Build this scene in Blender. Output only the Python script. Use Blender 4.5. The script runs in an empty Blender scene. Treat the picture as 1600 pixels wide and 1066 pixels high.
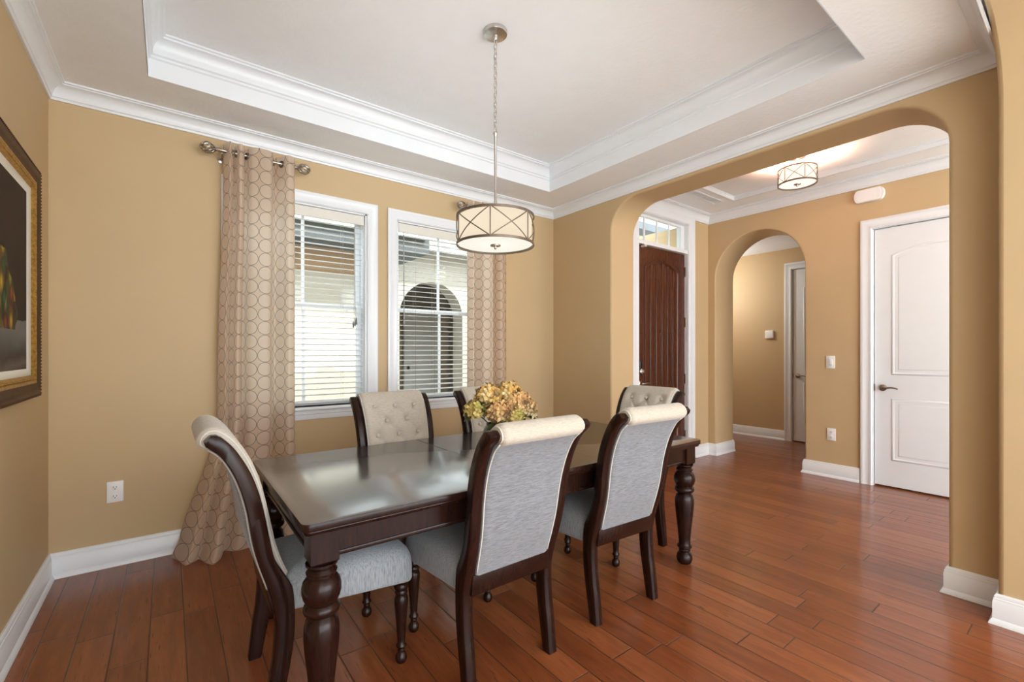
import bpy, bmesh, math, random
from math import sin, cos, pi, radians, sqrt, atan2
from mathutils import Vector, Matrix
random.seed(7)
S = bpy.context.scene
COL = S.collection

# ------------------------------------------------------------------ camera, world, lights, exposure
cam_d = bpy.data.cameras.new('camera')
cam = bpy.data.objects.new('camera', cam_d); COL.objects.link(cam)
cam.location = (0, 0, 1.27)
cam.rotation_euler = (radians(90), 0, radians(-37.27))
cam_d.sensor_width = 36.0
cam_d.lens = 36.0 * 704 / 1600
cam_d.shift_y = 17 / 1600
cam_d.clip_start = 0.02
S.camera = cam

W = bpy.data.worlds.new('sky'); S.world = W; W.use_nodes = True
bg = W.node_tree.nodes['Background']
bg.inputs['Color'].default_value = (0.92, 0.965, 1.0, 1)
bg.inputs['Strength'].default_value = 5.5

def add_light(name, kind, loc, energy, color, rot=(0, 0, 0), **kw):
    d = bpy.data.lights.new(name, kind); d.energy = energy; d.color = color
    for k, v in kw.items(): setattr(d, k, v)
    o = bpy.data.objects.new(name, d); COL.objects.link(o)
    o.location = loc; o.rotation_euler = rot
    return o
# sun over the roof from behind the house: lights the neighbouring walls only
add_light('sun', 'SUN', (0, -5, 12), 7.0, (1.0, 0.95, 0.86), (radians(32), 0, radians(14)), angle=0.02)
# daylight through the glazed rear side of the adjoining living room
add_light('living_room_daylight', 'AREA', (2.9, -4.4, 1.75), 70, (0.87, 0.94, 1.0), (radians(62), 0, 0),
          shape='RECTANGLE', size=4.6, size_y=2.2)

add_light('side_fill_light', 'AREA', (-2.5, -2.3, 1.6), 80, (0.87, 0.94, 1.0), (radians(66), 0, radians(-72)),
          shape='RECTANGLE', size=3.6, size_y=2.0)  # unseen fill added from the left to brighten the pier and arch wall

# warm fill added out of view behind the pier to brighten the foyer floor
add_light('entry_fill', 'AREA', (4.45, -0.35, 2.9), 16, (1.0, 0.78, 0.58), (radians(22), 0, 0), shape='RECTANGLE', size=0.9, size_y=0.9)

S.view_settings.view_transform = 'Standard'
S.view_settings.look = 'None'
S.view_settings.exposure = 0.20
S.view_settings.gamma = 1.0
S.view_settings.use_curve_mapping = False
S.cycles.use_denoising = True
S.cycles.max_bounces = 10
S.cycles.diffuse_bounces = 6
S.cycles.transparent_max_bounces = 16
S.cycles.sample_clamp_indirect = 6.0
S.cycles.caustics_reflective = False
S.cycles.caustics_refractive = False

# ------------------------------------------------------------------ room dimensions
YA = 3.571; XC = -0.537; XB = 3.273; XB2 = 3.607; YD = 0.30; YD2 = -0.03
XF = 5.339; XF2 = 5.777; YE = 2.985; XH = 7.03
ZC = 2.775; ZT = 2.995; ZF = 2.955; ZFT = 3.0

# ------------------------------------------------------------------ material helpers
def new_mat(name):
    m = bpy.data.materials.new(name); m.use_nodes = True
    return m, m.node_tree, m.node_tree.nodes['Principled BSDF']
def N(nt, t, **kw):
    n = nt.nodes.new(t)
    for k, v in kw.items(): setattr(n, k, v)
    return n
def math_n(nt, op, a, b=None, c=None):
    n = nt.nodes.new('ShaderNodeMath'); n.operation = op
    for i, v in enumerate((a, b, c)):
        if v is None: continue
        if isinstance(v, (int, float)): n.inputs[i].default_value = v
        else: nt.links.new(v, n.inputs[i])
    return n.outputs[0]
def ramp(nt, fac, stops):
    r = nt.nodes.new('ShaderNodeValToRGB')
    e = r.color_ramp.elements
    while len(e) < len(stops): e.new(0.5)
    for el, (p, c) in zip(e, stops):
        el.position = p; el.color = (*c, 1) if len(c) == 3 else c
    nt.links.new(fac, r.inputs[0])
    return r.outputs[0]
def mixc(nt, fac, a, b, mode='MIX'):
    n = nt.nodes.new('ShaderNodeMix'); n.data_type = 'RGBA'; n.blend_type = mode
    for idx, v in ((0, fac), (6, a), (7, b)):
        if isinstance(v, (int, float)): n.inputs[idx].default_value = v
        elif isinstance(v, tuple): n.inputs[idx].default_value = (*v, 1) if len(v) == 3 else v
        else: nt.links.new(v, n.inputs[idx])
    return n.outputs[2]
def coords(nt, kind='Object', scale=(1, 1, 1), loc=(0, 0, 0)):
    t = nt.nodes.new('ShaderNodeTexCoord'); mp = nt.nodes.new('ShaderNodeMapping')
    mp.inputs['Scale'].default_value = scale; mp.inputs['Location'].default_value = loc
    nt.links.new(t.outputs[kind], mp.inputs[0])
    return mp.outputs[0]
def noise(nt, vec, scale, detail=4, rough=0.5):
    n = nt.nodes.new('ShaderNodeTexNoise')
    n.inputs['Scale'].default_value = scale; n.inputs['Detail'].default_value = detail
    n.inputs['Roughness'].default_value = rough
    nt.links.new(vec, n.inputs['Vector'])
    return n.outputs[0]
def bump(nt, bsdf, h, strength, dist=0.002):
    b = nt.nodes.new('ShaderNodeBump'); b.inputs['Strength'].default_value = strength
    b.inputs['Distance'].default_value = dist
    nt.links.new(h, b.inputs['Height']); nt.links.new(b.outputs[0], bsdf.inputs['Normal'])
def simple(name, col, rough=0.5, metal=0.0, bump_scale=0, bump_s=0.1, spec=0.5, coat=0.0, var=0.0, var_scale=8):
    m, nt, b = new_mat(name)
    b.inputs['Roughness'].default_value = rough; b.inputs['Metallic'].default_value = metal
    b.inputs['Specular IOR Level'].default_value = spec; b.inputs['Coat Weight'].default_value = coat
    b.inputs['Coat Roughness'].default_value = 0.12
    v = coords(nt)
    n = noise(nt, v, var_scale, 3)
    d = tuple(c * (1 - var) for c in col); l = tuple(min(1, c * (1 + var)) for c in col)
    nt.links.new(ramp(nt, n, [(0.3, d), (0.7, l)]), b.inputs['Base Color'])
    if bump_scale:
        bump(nt, b, noise(nt, v, bump_scale, 5), bump_s)
    return m

M = {}
M['wall'] = simple('tan wall paint', (0.54, 0.398, 0.226), 0.6, bump_scale=120, bump_s=0.12, var=0.015, var_scale=3, spec=0.3)
M['trim'] = simple('white gloss trim paint', (0.76, 0.785, 0.81), 0.32, var=0.01)
M['ceil'] = simple('knockdown ceiling paint', (0.86, 0.875, 0.885), 0.75, bump_scale=42, bump_s=1.0, var=0.012, spec=0.2)
M['white'] = simple('white plastic', (0.82, 0.82, 0.81), 0.35, var=0.01)
M['greyslot'] = simple('dark slot', (0.05, 0.05, 0.05), 0.6)
M['nickel'] = simple('brushed nickel', (0.62, 0.59, 0.55), 0.28, 1.0, var=0.08, var_scale=60)
M['bronze'] = simple('aged bronze metal', (0.24, 0.19, 0.145), 0.35, 1.0, var=0.2, var_scale=60)
M['pewter'] = simple('pewter rod metal', (0.45, 0.40, 0.345), 0.3, 1.0, var=0.25, var_scale=90)
M['lampmetal'] = simple('lamp frame nickel', (0.17, 0.13, 0.095), 0.4, 0.6, var=0.08, var_scale=60)
M['blackplastic'] = simple('black plastic', (0.012, 0.012, 0.014), 0.25)
M['slat'] = simple('white blind slat', (0.84, 0.85, 0.84), 0.45)
_nt = M['slat'].node_tree; _tl = _nt.nodes.new('ShaderNodeBsdfTranslucent'); _tl.inputs[0].default_value = (0.85, 0.86, 0.84, 1)
_mx = _nt.nodes.new('ShaderNodeMixShader'); _mx.inputs[0].default_value = 0.3
_nt.links.new(_nt.nodes['Principled BSDF'].outputs[0], _mx.inputs[1]); _nt.links.new(_tl.outputs[0], _mx.inputs[2]); _nt.links.new(_mx.outputs[0], _nt.nodes['Material Output'].inputs[0])
M['valance'] = simple('blind valance', (0.72, 0.70, 0.63), 0.5)
M['cord'] = simple('grey cord', (0.34, 0.34, 0.33), 0.6)
M['tassel'] = simple('dark tassel', (0.13, 0.13, 0.12), 0.5)
M['sash'] = simple('window sash', (0.78, 0.80, 0.82), 0.35)

def mat_wood(name, dark, light, rough=0.25, coat=0.35, axis=(1, 1, 1), spec=0.5):
    m, nt, b = new_mat(name)
    v = coords(nt, 'Object', axis)
    n = noise(nt, v, 9, 6, 0.6)
    n2 = noise(nt, v, 60, 3, 0.6)
    f = math_n(nt, 'MULTIPLY_ADD', n2, 0.35, math_n(nt, 'MULTIPLY', n, 0.75))
    nt.links.new(ramp(nt, f, [(0.35, dark), (0.75, light)]), b.inputs['Base Color'])
    b.inputs['Roughness'].default_value = rough; b.inputs['Coat Weight'].default_value = coat
    b.inputs['Coat Roughness'].default_value = 0.1; b.inputs['Specular IOR Level'].default_value = spec
    bump(nt, b, n2, 0.06)
    return m
M['espresso'] = mat_wood('espresso stained wood', (0.009, 0.004, 0.0033), (0.027, 0.009, 0.0055), 0.22, 0.0, (8, 8, 1), 0.22)
M['tabletop'] = mat_wood('espresso satin table top', (0.016, 0.009, 0.008), (0.034, 0.018, 0.014), 0.30, 0.55, (1, 9, 9), 0.9)
M['tabletop'].node_tree.nodes['Principled BSDF'].inputs['Coat Weight'].default_value = 1.0
M['tabletop'].node_tree.nodes['Principled BSDF'].inputs['Coat IOR'].default_value = 2.1
M['tabletop'].node_tree.nodes['Principled BSDF'].inputs['Coat Roughness'].default_value = 0.15
M['frontdoor'] = mat_wood('mahogany front door', (0.045, 0.012, 0.006), (0.10, 0.028, 0.012), 0.27, 0.25, (9, 9, 0.7), 0.45)

def mat_fabric(name, col, su, sv, sw, lo=0.60, hi=1.18):
    m, nt, b = new_mat(name)
    v = coords(nt, 'Object', (su, sv, sw))
    n = noise(nt, v, 1.0, 4, 0.65)
    v2 = coords(nt, 'Object', (900, 900, 900))
    n2 = noise(nt, v2, 1.0, 2)
    f = math_n(nt, 'MULTIPLY_ADD', n2, 0.35, math_n(nt, 'MULTIPLY', n, 0.65))
    nt.links.new(ramp(nt, f, [(0.40, tuple(c * lo for c in col)), (0.50, col), (0.60, tuple(min(1, c * hi) for c in col))]), b.inputs['Base Color'])
    b.inputs['Roughness'].default_value = 0.9; b.inputs['Sheen Weight'].default_value = 0.25
    b.inputs['Specular IOR Level'].default_value = 0.15
    bump(nt, b, f, 0.35, 0.0015)
    return m
M['linen_back'] = mat_fabric('linen weave toned by cool daylight', (0.205, 0.212, 0.23), 30, 8, 420)  # same cloth as the pads, greyed to carry the cool daylight on it
M['linen_front'] = mat_fabric('cream linen weave', (0.485, 0.43, 0.36), 55, 10, 380, 0.82, 1.08)
M['linen_seat'] = mat_fabric('linen seat weave', (0.255, 0.27, 0.29), 260, 260, 26)  # same cloth again, darkened and cooled for the shade under the table
M['welt'] = simple('linen welting', (0.55, 0.53, 0.49), 0.9)

# floor: hand scraped hickory planks running along Y
def mat_floor():
    m, nt, b = new_mat('hand scraped plank floor')
    t = nt.nodes.new('ShaderNodeTexCoord'); sep = nt.nodes.new('ShaderNodeSeparateXYZ')
    nt.links.new(t.outputs['Object'], sep.inputs[0])
    x, y = sep.outputs[0], sep.outputs[1]
    wdt, ln = 0.127, 0.98
    xr = math_n(nt, 'DIVIDE', math_n(nt, 'SUBTRACT', x, 0.058), wdt)
    row = math_n(nt, 'FLOOR', xr); fx = math_n(nt, 'FRACT', xr)
    wn = nt.nodes.new('ShaderNodeTexWhiteNoise'); wn.noise_dimensions = '1D'; nt.links.new(row, wn.inputs['W'])
    yr = math_n(nt, 'ADD', math_n(nt, 'DIVIDE', y, ln), math_n(nt, 'MULTIPLY', wn.outputs[0], 7.3))
    colr = math_n(nt, 'FLOOR', yr); fy = math_n(nt, 'FRACT', yr)
    comb = nt.nodes.new('ShaderNodeCombineXYZ'); nt.links.new(row, comb.inputs[0]); nt.links.new(colr, comb.inputs[1])
    wn2 = nt.nodes.new('ShaderNodeTexWhiteNoise'); wn2.noise_dimensions = '2D'; nt.links.new(comb.outputs[0], wn2.inputs['Vector'])
    rnd = wn2.outputs[0]
    # distance to the nearest joint, in metres
    dx = math_n(nt, 'MULTIPLY', math_n(nt, 'MINIMUM', fx, math_n(nt, 'SUBTRACT', 1.0, fx)), wdt)
    dy = math_n(nt, 'MULTIPLY', math_n(nt, 'MINIMUM', fy, math_n(nt, 'SUBTRACT', 1.0, fy)), ln)
    dd = math_n(nt, 'MINIMUM', dx, dy)
    groove = nt.nodes.new('ShaderNodeMapRange'); groove.inputs[1].default_value = 0.0006; groove.inputs[2].default_value = 0.0042
    nt.links.new(dd, groove.inputs[0]); g = groove.outputs[0]
    # grain, offset per plank
    off = nt.nodes.new('ShaderNodeCombineXYZ')
    nt.links.new(math_n(nt, 'MULTIPLY', rnd, 37.0), off.inputs[2])
    nt.links.new(math_n(nt, 'MULTIPLY', rnd, 11.0), off.inputs[1])
    add = nt.nodes.new('ShaderNodeVectorMath'); add.operation = 'ADD'
    nt.links.new(t.outputs['Object'], add.inputs[0]); nt.links.new(off.outputs[0], add.inputs[1])
    mp = nt.nodes.new('ShaderNodeMapping'); mp.inputs['Scale'].default_value = (9, 1.0, 1); nt.links.new(add.outputs[0], mp.inputs[0])
    gr = noise(nt, mp.outputs[0], 3.2, 6, 0.62)
    mp2 = nt.nodes.new('ShaderNodeMapping'); mp2.inputs['Scale'].default_value = (26, 2.4, 1); nt.links.new(add.outputs[0], mp2.inputs[0])
    fine = noise(nt, mp2.outputs[0], 4.0, 5, 0.6)
    wv = nt.nodes.new('ShaderNodeTexWave'); wv.wave_type = 'BANDS'; wv.bands_direction = 'X'
    wv.inputs['Scale'].default_value = 1.0; wv.inputs['Distortion'].default_value = 9.0
    wv.inputs['Detail'].default_value = 3; wv.inputs['Detail Scale'].default_value = 0.8
    mp3 = nt.nodes.new('ShaderNodeMapping'); mp3.inputs['Scale'].default_value = (5, 1.1, 1); nt.links.new(add.outputs[0], mp3.inputs[0])
    nt.links.new(mp3.outputs[0], wv.inputs['Vector'])
    tone = math_n(nt, 'ADD', math_n(nt, 'MULTIPLY', gr, 0.6), math_n(nt, 'MULTIPLY_ADD', rnd, 0.20, 0.06))
    c = ramp(nt, tone, [(0.22, (0.13, 0.033, 0.011)), (0.45, (0.225, 0.064, 0.021)), (0.72, (0.345, 0.112, 0.040))])
    # dark mineral streaks of hickory
    streak = ramp(nt, fine, [(0.33, (1, 1, 1)), (0.43, (0, 0, 0))])
    mask = ramp(nt, gr, [(0.47, (0, 0, 0)), (0.58, (1, 1, 1))])
    sm = mixc(nt, 1.0, streak, mask, 'MULTIPLY')
    c = mixc(nt, math_n(nt, 'MULTIPLY', sm, 0.75), c, (0.045, 0.016, 0.008))
    c = mixc(nt, math_n(nt, 'MULTIPLY', math_n(nt, 'SUBTRACT', 1.0, g), 0.8), c, (0.03, 0.012, 0.006))
    nt.links.new(c, b.inputs['Base Color'])
    nt.links.new(math_n(nt, 'MULTIPLY_ADD', gr, 0.14, 0.28), b.inputs['Roughness'])
    b.inputs['Specular IOR Level'].default_value = 0.2; b.inputs['Coat Weight'].default_value = 0.6; b.inputs['Coat IOR'].default_value = 1.5; b.inputs['Coat Roughness'].default_value = 0.13
    h = math_n(nt, 'ADD', math_n(nt, 'MULTIPLY', wv.outputs[1], 0.30), math_n(nt, 'MULTIPLY', fine, 0.45))
    h = math_n(nt, 'ADD', h, math_n(nt, 'MULTIPLY', g, 1.1))
    bump(nt, b, h, 0.55, 0.0028)
    nt.links.new(b.inputs['Normal'].links[0].from_socket, b.inputs['Coat Normal'])
    return m
M['floor'] = mat_floor()

def mat_glass():
    m = bpy.data.materials.new('window glass'); m.use_nodes = True; nt = m.node_tree; nt.nodes.clear()
    o = nt.nodes.new('ShaderNodeOutputMaterial'); mx = nt.nodes.new('ShaderNodeMixShader')
    tr = nt.nodes.new('ShaderNodeBsdfTransparent'); gl = nt.nodes.new('ShaderNodeBsdfGlossy'); gl.inputs['Roughness'].default_value = 0.02
    fr = nt.nodes.new('ShaderNodeLayerWeight')
    fac = math_n(nt, 'MULTIPLY_ADD', math_n(nt, 'POWER', fr.outputs['Facing'], 4.0), 0.4, 0.03)
    tr.inputs[0].default_value = (0.93, 0.97, 0.97, 1)
    nt.links.new(fac, mx.inputs[0]); nt.links.new(tr.outputs[0], mx.inputs[1]); nt.links.new(gl.outputs[0], mx.inputs[2])
    nt.links.new(mx.outputs[0], o.inputs[0])
    return m
M['glass'] = mat_glass()

def mat_shade(name, col, emit, through):
    m = bpy.data.materials.new(name); m.use_nodes = True; nt = m.node_tree; nt.nodes.clear()
    o = nt.nodes.new('ShaderNodeOutputMaterial'); ad = nt.nodes.new('ShaderNodeAddShader')
    tl = nt.nodes.new('ShaderNodeBsdfTranslucent'); em = nt.nodes.new('ShaderNodeEmission')
    v = coords(nt, 'Object'); n = noise(nt, v, 220, 2)
    nt.links.new(ramp(nt, n, [(0.3, tuple(c * 0.94 for c in col)), (0.7, col)]), em.inputs[0])
    em.inputs[1].default_value = emit
    tl.inputs[0].default_value = (*[c * through for c in col], 1)
    nt.links.new(tl.outputs[0], ad.inputs[0]); nt.links.new(em.outputs[0], ad.inputs[1]); nt.links.new(ad.outputs[0], o.inputs[0])
    return m
M['shade'] = mat_shade('lit cream lamp fabric', (1.0, 0.84, 0.62), 0.58, 0.03)
M['diffuser'] = mat_shade('lit white diffuser', (1.0, 0.96, 0.83), 0.86, 0.003)
M['shade_f'] = mat_shade('lit foyer lamp fabric', (1.0, 0.92, 0.80), 0.80, 0.010)
M['diffuser_f'] = mat_shade('lit foyer diffuser', (1.0, 0.94, 0.84), 0.92, 0.002)

def mat_curtain():
    m = bpy.data.materials.new('champagne curtain with ring pattern'); m.use_nodes = True; nt = m.node_tree
    b = nt.nodes['Principled BSDF']; out = nt.nodes['Material Output']
    t = nt.nodes.new('ShaderNodeTexCoord'); sep = nt.nodes.new('ShaderNodeSeparateXYZ'); nt.links.new(t.outputs['UV'], sep.inputs[0])
    P = 0.092
    fu = math_n(nt, 'SUBTRACT', math_n(nt, 'FRACT', math_n(nt, 'DIVIDE', sep.outputs[0], P)), 0.5)
    fv = math_n(nt, 'SUBTRACT', math_n(nt, 'FRACT', math_n(nt, 'DIVIDE', sep.outputs[1], P)), 0.5)
    r = math_n(nt, 'SQRT', math_n(nt, 'ADD', math_n(nt, 'MULTIPLY', fu, fu), math_n(nt, 'MULTIPLY', fv, fv)))
    ring = math_n(nt, 'LESS_THAN', math_n(nt, 'ABSOLUTE', math_n(nt, 'SUBTRACT', r, 0.478)), 0.018)
    inside = math_n(nt, 'LESS_THAN', r, 0.47)
    base = mixc(nt, inside, (0.66, 0.47, 0.315), (0.73, 0.57, 0.43))
    c = mixc(nt, ring, base, (0.19, 0.145, 0.11))
    nt.links.new(c, b.inputs['Base Color'])
    b.inputs['Roughness'].default_value = 0.42; b.inputs['Sheen Weight'].default_value = 0.2
    b.inputs['Anisotropic'].default_value = 0.4
    tl = nt.nodes.new('ShaderNodeBsdfTranslucent'); nt.links.new(mixc(nt, ring, mixc(nt, 0.72, base, (1, 0.95, 0.88)), (0.40, 0.34, 0.29)), tl.inputs[0])
    mx = nt.nodes.new('ShaderNodeMixShader'); mx.inputs[0].default_value = 0.56
    nt.links.new(b.outputs[0], mx.inputs[1]); nt.links.new(tl.outputs[0], mx.inputs[2]); nt.links.new(mx.outputs[0], out.inputs[0])
    return m
M['curtain'] = mat_curtain()

# ------------------------------------------------------------------ mesh helpers
def link(name, bm, mat, parent=None, smooth=None, recalc=True):
    if recalc: bmesh.ops.recalc_face_normals(bm, faces=bm.faces)
    me = bpy.data.meshes.new(name); bm.to_mesh(me); bm.free()
    mats = mat if isinstance(mat, (list, tuple)) else [mat]
    for q in mats: me.materials.append(q)
    if smooth is not None:
        me.shade_smooth() if hasattr(me, 'shade_smooth') else None
        for p in me.polygons: p.use_smooth = True
        if smooth < 180: me.set_sharp_from_angle(angle=radians(smooth))
    o = bpy.data.objects.new(name, me); COL.objects.link(o)
    if parent: o.parent = parent
    return o
def struct(name, bm, mat, parent=None, smooth=None):
    o = link(name, bm, mat, parent, smooth)
    if parent is None: o['kind'] = 'structure'
    return o
def tag(o, label, cat, group=None):
    o['label'] = label; o['category'] = cat
    if group: o['group'] = group
    return o
def thing(name, label, cat, loc=(0, 0, 0), rz=0.0, group=None):
    o = bpy.data.objects.new(name, None); COL.objects.link(o)
    o.location = loc; o.rotation_euler = (0, 0, rz); o.empty_display_size = 0.1
    return tag(o, label, cat, group)
def struct_empty(name, loc=(0, 0, 0), rz=0.0):
    o = bpy.data.objects.new(name, None); COL.objects.link(o); o.location = loc; o.rotation_euler = (0, 0, rz); o['kind'] = 'structure'
    return o
def BM(): return bmesh.new()
def box(bm, x0, x1, y0, y1, z0, z1, bev=0.0, seg=2):
    r = bmesh.ops.create_cube(bm, size=1.0)
    vs = r['verts']
    for v in vs:
        v.co = Vector(((x0 + x1) / 2 + v.co.x * (x1 - x0), (y0 + y1) / 2 + v.co.y * (y1 - y0), (z0 + z1) / 2 + v.co.z * (z1 - z0)))
    if bev > 0:
        es = list({e for v in vs for e in v.link_edges})
        bmesh.ops.bevel(bm, geom=es, offset=bev, segments=seg, affect='EDGES', profile=0.5)
    return vs
def lathe(bm, prof, n=32, center=(0, 0, 0), axis='Z', cap=True):
    rings = []
    for r, z in prof:
        ring = []
        for i in range(n):
            a = 2 * pi * i / n
            p = (r * cos(a), r * sin(a), z)
            if axis == 'X': p = (z, r * cos(a), r * sin(a))
            if axis == 'Y': p = (r * cos(a), z, r * sin(a))
            ring.append(bm.verts.new(Vector(p) + Vector(center)))
        rings.append(ring)
    for a, b in zip(rings, rings[1:]):
        for i in range(n):
            bm.faces.new((a[i], a[(i + 1) % n], b[(i + 1) % n], b[i]))
    if cap:
        if prof[0][0] > 1e-6: bm.faces.new(rings[0])
        if prof[-1][0] > 1e-6: bm.faces.new(rings[-1])
def tube(bm, pts, r, n=8, closed=False):
    pts = [Vector(p) for p in pts]; L = len(pts); rings = []
    up = None
    for i, p in enumerate(pts):
        if closed: t = (pts[(i + 1) % L] - pts[i - 1]).normalized()
        else: t = (pts[min(i + 1, L - 1)] - pts[max(i - 1, 0)]).normalized()
        if up is None:
            up = Vector((0, 0, 1)) if abs(t.z) < 0.9 else Vector((1, 0, 0))
        s = t.cross(up).normalized(); up = s.cross(t).normalized()
        rr = r[i] if isinstance(r, (list, tuple)) else r
        rings.append([bm.verts.new(p + s * rr * cos(2 * pi * k / n) + up * rr * sin(2 * pi * k / n)) for k in range(n)])
    pr = list(zip(rings, rings[1:])) + ([(rings[-1], rings[0])] if closed else [])
    for a, b in pr:
        for k in range(n): bm.faces.new((a[k], a[(k + 1) % n], b[(k + 1) % n], b[k]))
    if not closed: bm.faces.new(rings[0]); bm.faces.new(rings[-1])
def ball(bm, c, r, seg=16, sc=(1, 1, 1)):
    m = Matrix.Translation(c) @ Matrix.Diagonal((r * sc[0], r * sc[1], r * sc[2], 1))
    bmesh.ops.create_uvsphere(bm, u_segments=seg, v_segments=seg // 2 + 2, radius=1.0, matrix=m)
def prism(bm, pts2, f0, f1):
    """extrude a 2-D polygon between maps f0(p), f1(p)"""
    a = [bm.verts.new(f0(p)) for p in pts2]; b = [bm.verts.new(f1(p)) for p in pts2]; n = len(pts2)
    bm.faces.new(a); bm.faces.new(b)
    for i in range(n): bm.faces.new((a[i], a[(i + 1) % n], b[(i + 1) % n], b[i]))
def sweep2d(bm, path, prof, fmap, closed=True, flip=1, caps=True):
    """profile (inward offset, height) along a 2-D path with mitred corners"""
    n = len(path); rings = []
    for i in range(n):
        p = Vector(path[i])
        if closed or 0 < i < n - 1:
            d0 = (p - Vector(path[i - 1])).normalized(); d1 = (Vector(path[(i + 1) % n]) - p).normalized()
        elif i == 0: d0 = d1 = (Vector(path[1]) - p).normalized()
        else: d0 = d1 = (p - Vector(path[i - 1])).normalized()
        n0 = Vector((-d0.y, d0.x)); n1 = Vector((-d1.y, d1.x))
        m = (n0 + n1); m = m / max(1e-6, m.dot(n0)) if m.length > 1e-6 else n0
        rings.append([bm.verts.new(fmap(p.x + m.x * o * flip, p.y + m.y * o * flip, h)) for o, h in prof])
    k = len(prof)
    for a, b in list(zip(rings, rings[1:])) + ([(rings[-1], rings[0])] if closed else []):
        for j in range(k - 1): bm.faces.new((a[j], a[j + 1], b[j + 1], b[j]))
    if not closed and caps and k > 2:
        bm.faces.new(rings[0]); bm.faces.new(rings[-1])
def arch_pts(a0, a1, top, ra, rz, n=14, ex=2.0):
    """points up the a0 jamb, over a flattened arch and down to a1 (floor points included)"""
    P = [(a0, 0.0)]
    for i in range(n + 1):
        t = pi / 2 * i / n
        P.append((a0 + ra * (1 - abs(cos(t)) ** (2 / ex)), top - rz + rz * abs(sin(t)) ** (2 / ex)))
    for i in range(n + 1):
        t = pi / 2 * (1 - i / n)
        P.append((a1 - ra * (1 - abs(cos(t)) ** (2 / ex)), top - rz + rz * abs(sin(t)) ** (2 / ex)))
    P.append((a1, 0.0))
    out = []
    for p in P:
        if not out or abs(p[0] - out[-1][0]) + abs(p[1] - out[-1][1]) > 1e-5: out.append(p)
    return out
def crom(pts, n):
    """Catmull-Rom through points, resampled to n equal steps"""
    P = [Vector(p) for p in pts]; dense = []
    for i in range(len(P) - 1):
        p0 = P[max(i - 1, 0)]; p1 = P[i]; p2 = P[i + 1]; p3 = P[min(i + 2, len(P) - 1)]
        for k in range(12):
            t = k / 12
            dense.append(0.5 * ((2 * p1) + (p2 - p0) * t + (2 * p0 - 5 * p1 + 4 * p2 - p3) * t * t + (3 * p1 - p0 - 3 * p2 + p3) * t ** 3))
    dense.append(P[-1])
    L = [0]
    for a, b in zip(dense, dense[1:]): L.append(L[-1] + (b - a).length)
    out = []; j = 0
    for i in range(n):
        s = L[-1] * i / (n - 1)
        while j < len(L) - 2 and L[j + 1] < s: j += 1
        q = (s - L[j]) / max(1e-9, L[j + 1] - L[j])
        out.append(dense[j].lerp(dense[j + 1], min(1, q)))
    return out
def children(o): return list(o.children)
def copy_tree(o, parent=None):
    c = o.copy(); COL.objects.link(c)
    if parent: c.parent = parent
    for ch in children(o): copy_tree(ch, c)
    return c

# ------------------------------------------------------------------ the setting: floor, walls, ceilings
bm = BM(); box(bm, -2.7, 8.2, -4.6, 3.70, -0.12, 0.0); box(bm, XF2 - 0.15, 8.2, 3.70, 4.45, -0.12, 0.0); struct('floor', bm, M['floor'])
M['bounce_carpet'] = simple('cream carpet of the adjoining room', (0.72, 0.70, 0.66), 0.95, bump_scale=300, bump_s=0.4, var=0.05)  # pale unseen floor cover added to bounce light onto the dining ceiling
bm = BM(); box(bm, -2.6, XF, -4.6, -0.55, -0.01, 0.008); struct('floor_living_bounce', bm, M['bounce_carpet'])

# window wall (window openings left open)
WIN = [(0.361, 1.257), (1.513, 2.409)]; WZ0, WZ1 = 0.862, 2.368
def wall_grid(name, xs, zs, holes, fmap):
    bm = BM()
    for i in range(len(xs) - 1):
        for j in range(len(zs) - 1):
            cx = (xs[i] + xs[i + 1]) / 2; cz = (zs[j] + zs[j + 1]) / 2
            if any(h[0] < cx < h[1] and h[2] < cz < h[3] for h in holes): continue
            fmap(bm, xs[i], xs[i + 1], zs[j], zs[j + 1])
    return struct(name, bm, M['wall'])
xs = [XC - 0.15, WIN[0][0], WIN[0][1], WIN[1][0], WIN[1][1], XB + 0.02]
wall_grid('wall_back', xs, [0, WZ0, WZ1, 3.2], [(a, b, WZ0, WZ1) for a, b in WIN],
          lambda bm, a, b, c, d: box(bm, a, b, YA, YA + 0.15, c, d))
bm = BM(); box(bm, XC - 0.15, XC, YD2, YA + 0.15, 0, 3.2); struct('wall_left', bm, M['wall'])

def bullnose(o, w=0.018):
    md = o.modifiers.new('bullnose', 'BEVEL'); md.width = w; md.segments = 3; md.limit_method = 'ANGLE'; md.angle_limit = radians(60)
    return o
# wall with the wide arch to the foyer
ar = arch_pts(0.497, 2.775, 2.66, 0.30, 0.28)
out = [(0.29, 0)] + ar + [(YA + 0.15, 0), (YA + 0.15, 3.2), (0.29, 3.2)]
bm = BM(); prism(bm, out, lambda p: (XB, p[0], p[1]), lambda p: (XB2, p[0], p[1]))
bullnose(struct('wall_right', bm, M['wall'], smooth=35))
# wall with the arch the camera looks through
ar = arch_pts(-0.42, 3.085, 2.705, 0.42, 0.27)
out = [(XC - 0.15, 0)] + ar + [(XB2, 0), (XB2, 3.2), (XC - 0.15, 3.2)]
bm = BM(); prism(bm, out, lambda p: (p[0], YD2, p[1]), lambda p: (p[0], YD, p[1]))
bullnose(struct('wall_front', bm, M['wall'], smooth=35))
# foyer wall with the small round arch and the closet door
ar = arch_pts(1.913, 2.889, 2.659, 0.488, 0.488, 20)
out = [(-4.6, 0), (0.43, 0), (0.43, 2.445), (1.335, 2.445), (1.335, 0)] + ar + [(3.2, 0), (3.2, 3.2), (-4.6, 3.2)]
bm = BM(); prism(bm, out, lambda p: (XF, p[0], p[1]), lambda p: (XF2, p[0], p[1]))
bullnose(struct('wall_foyer', bm, M['wall'], smooth=35), 0.014)
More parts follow.
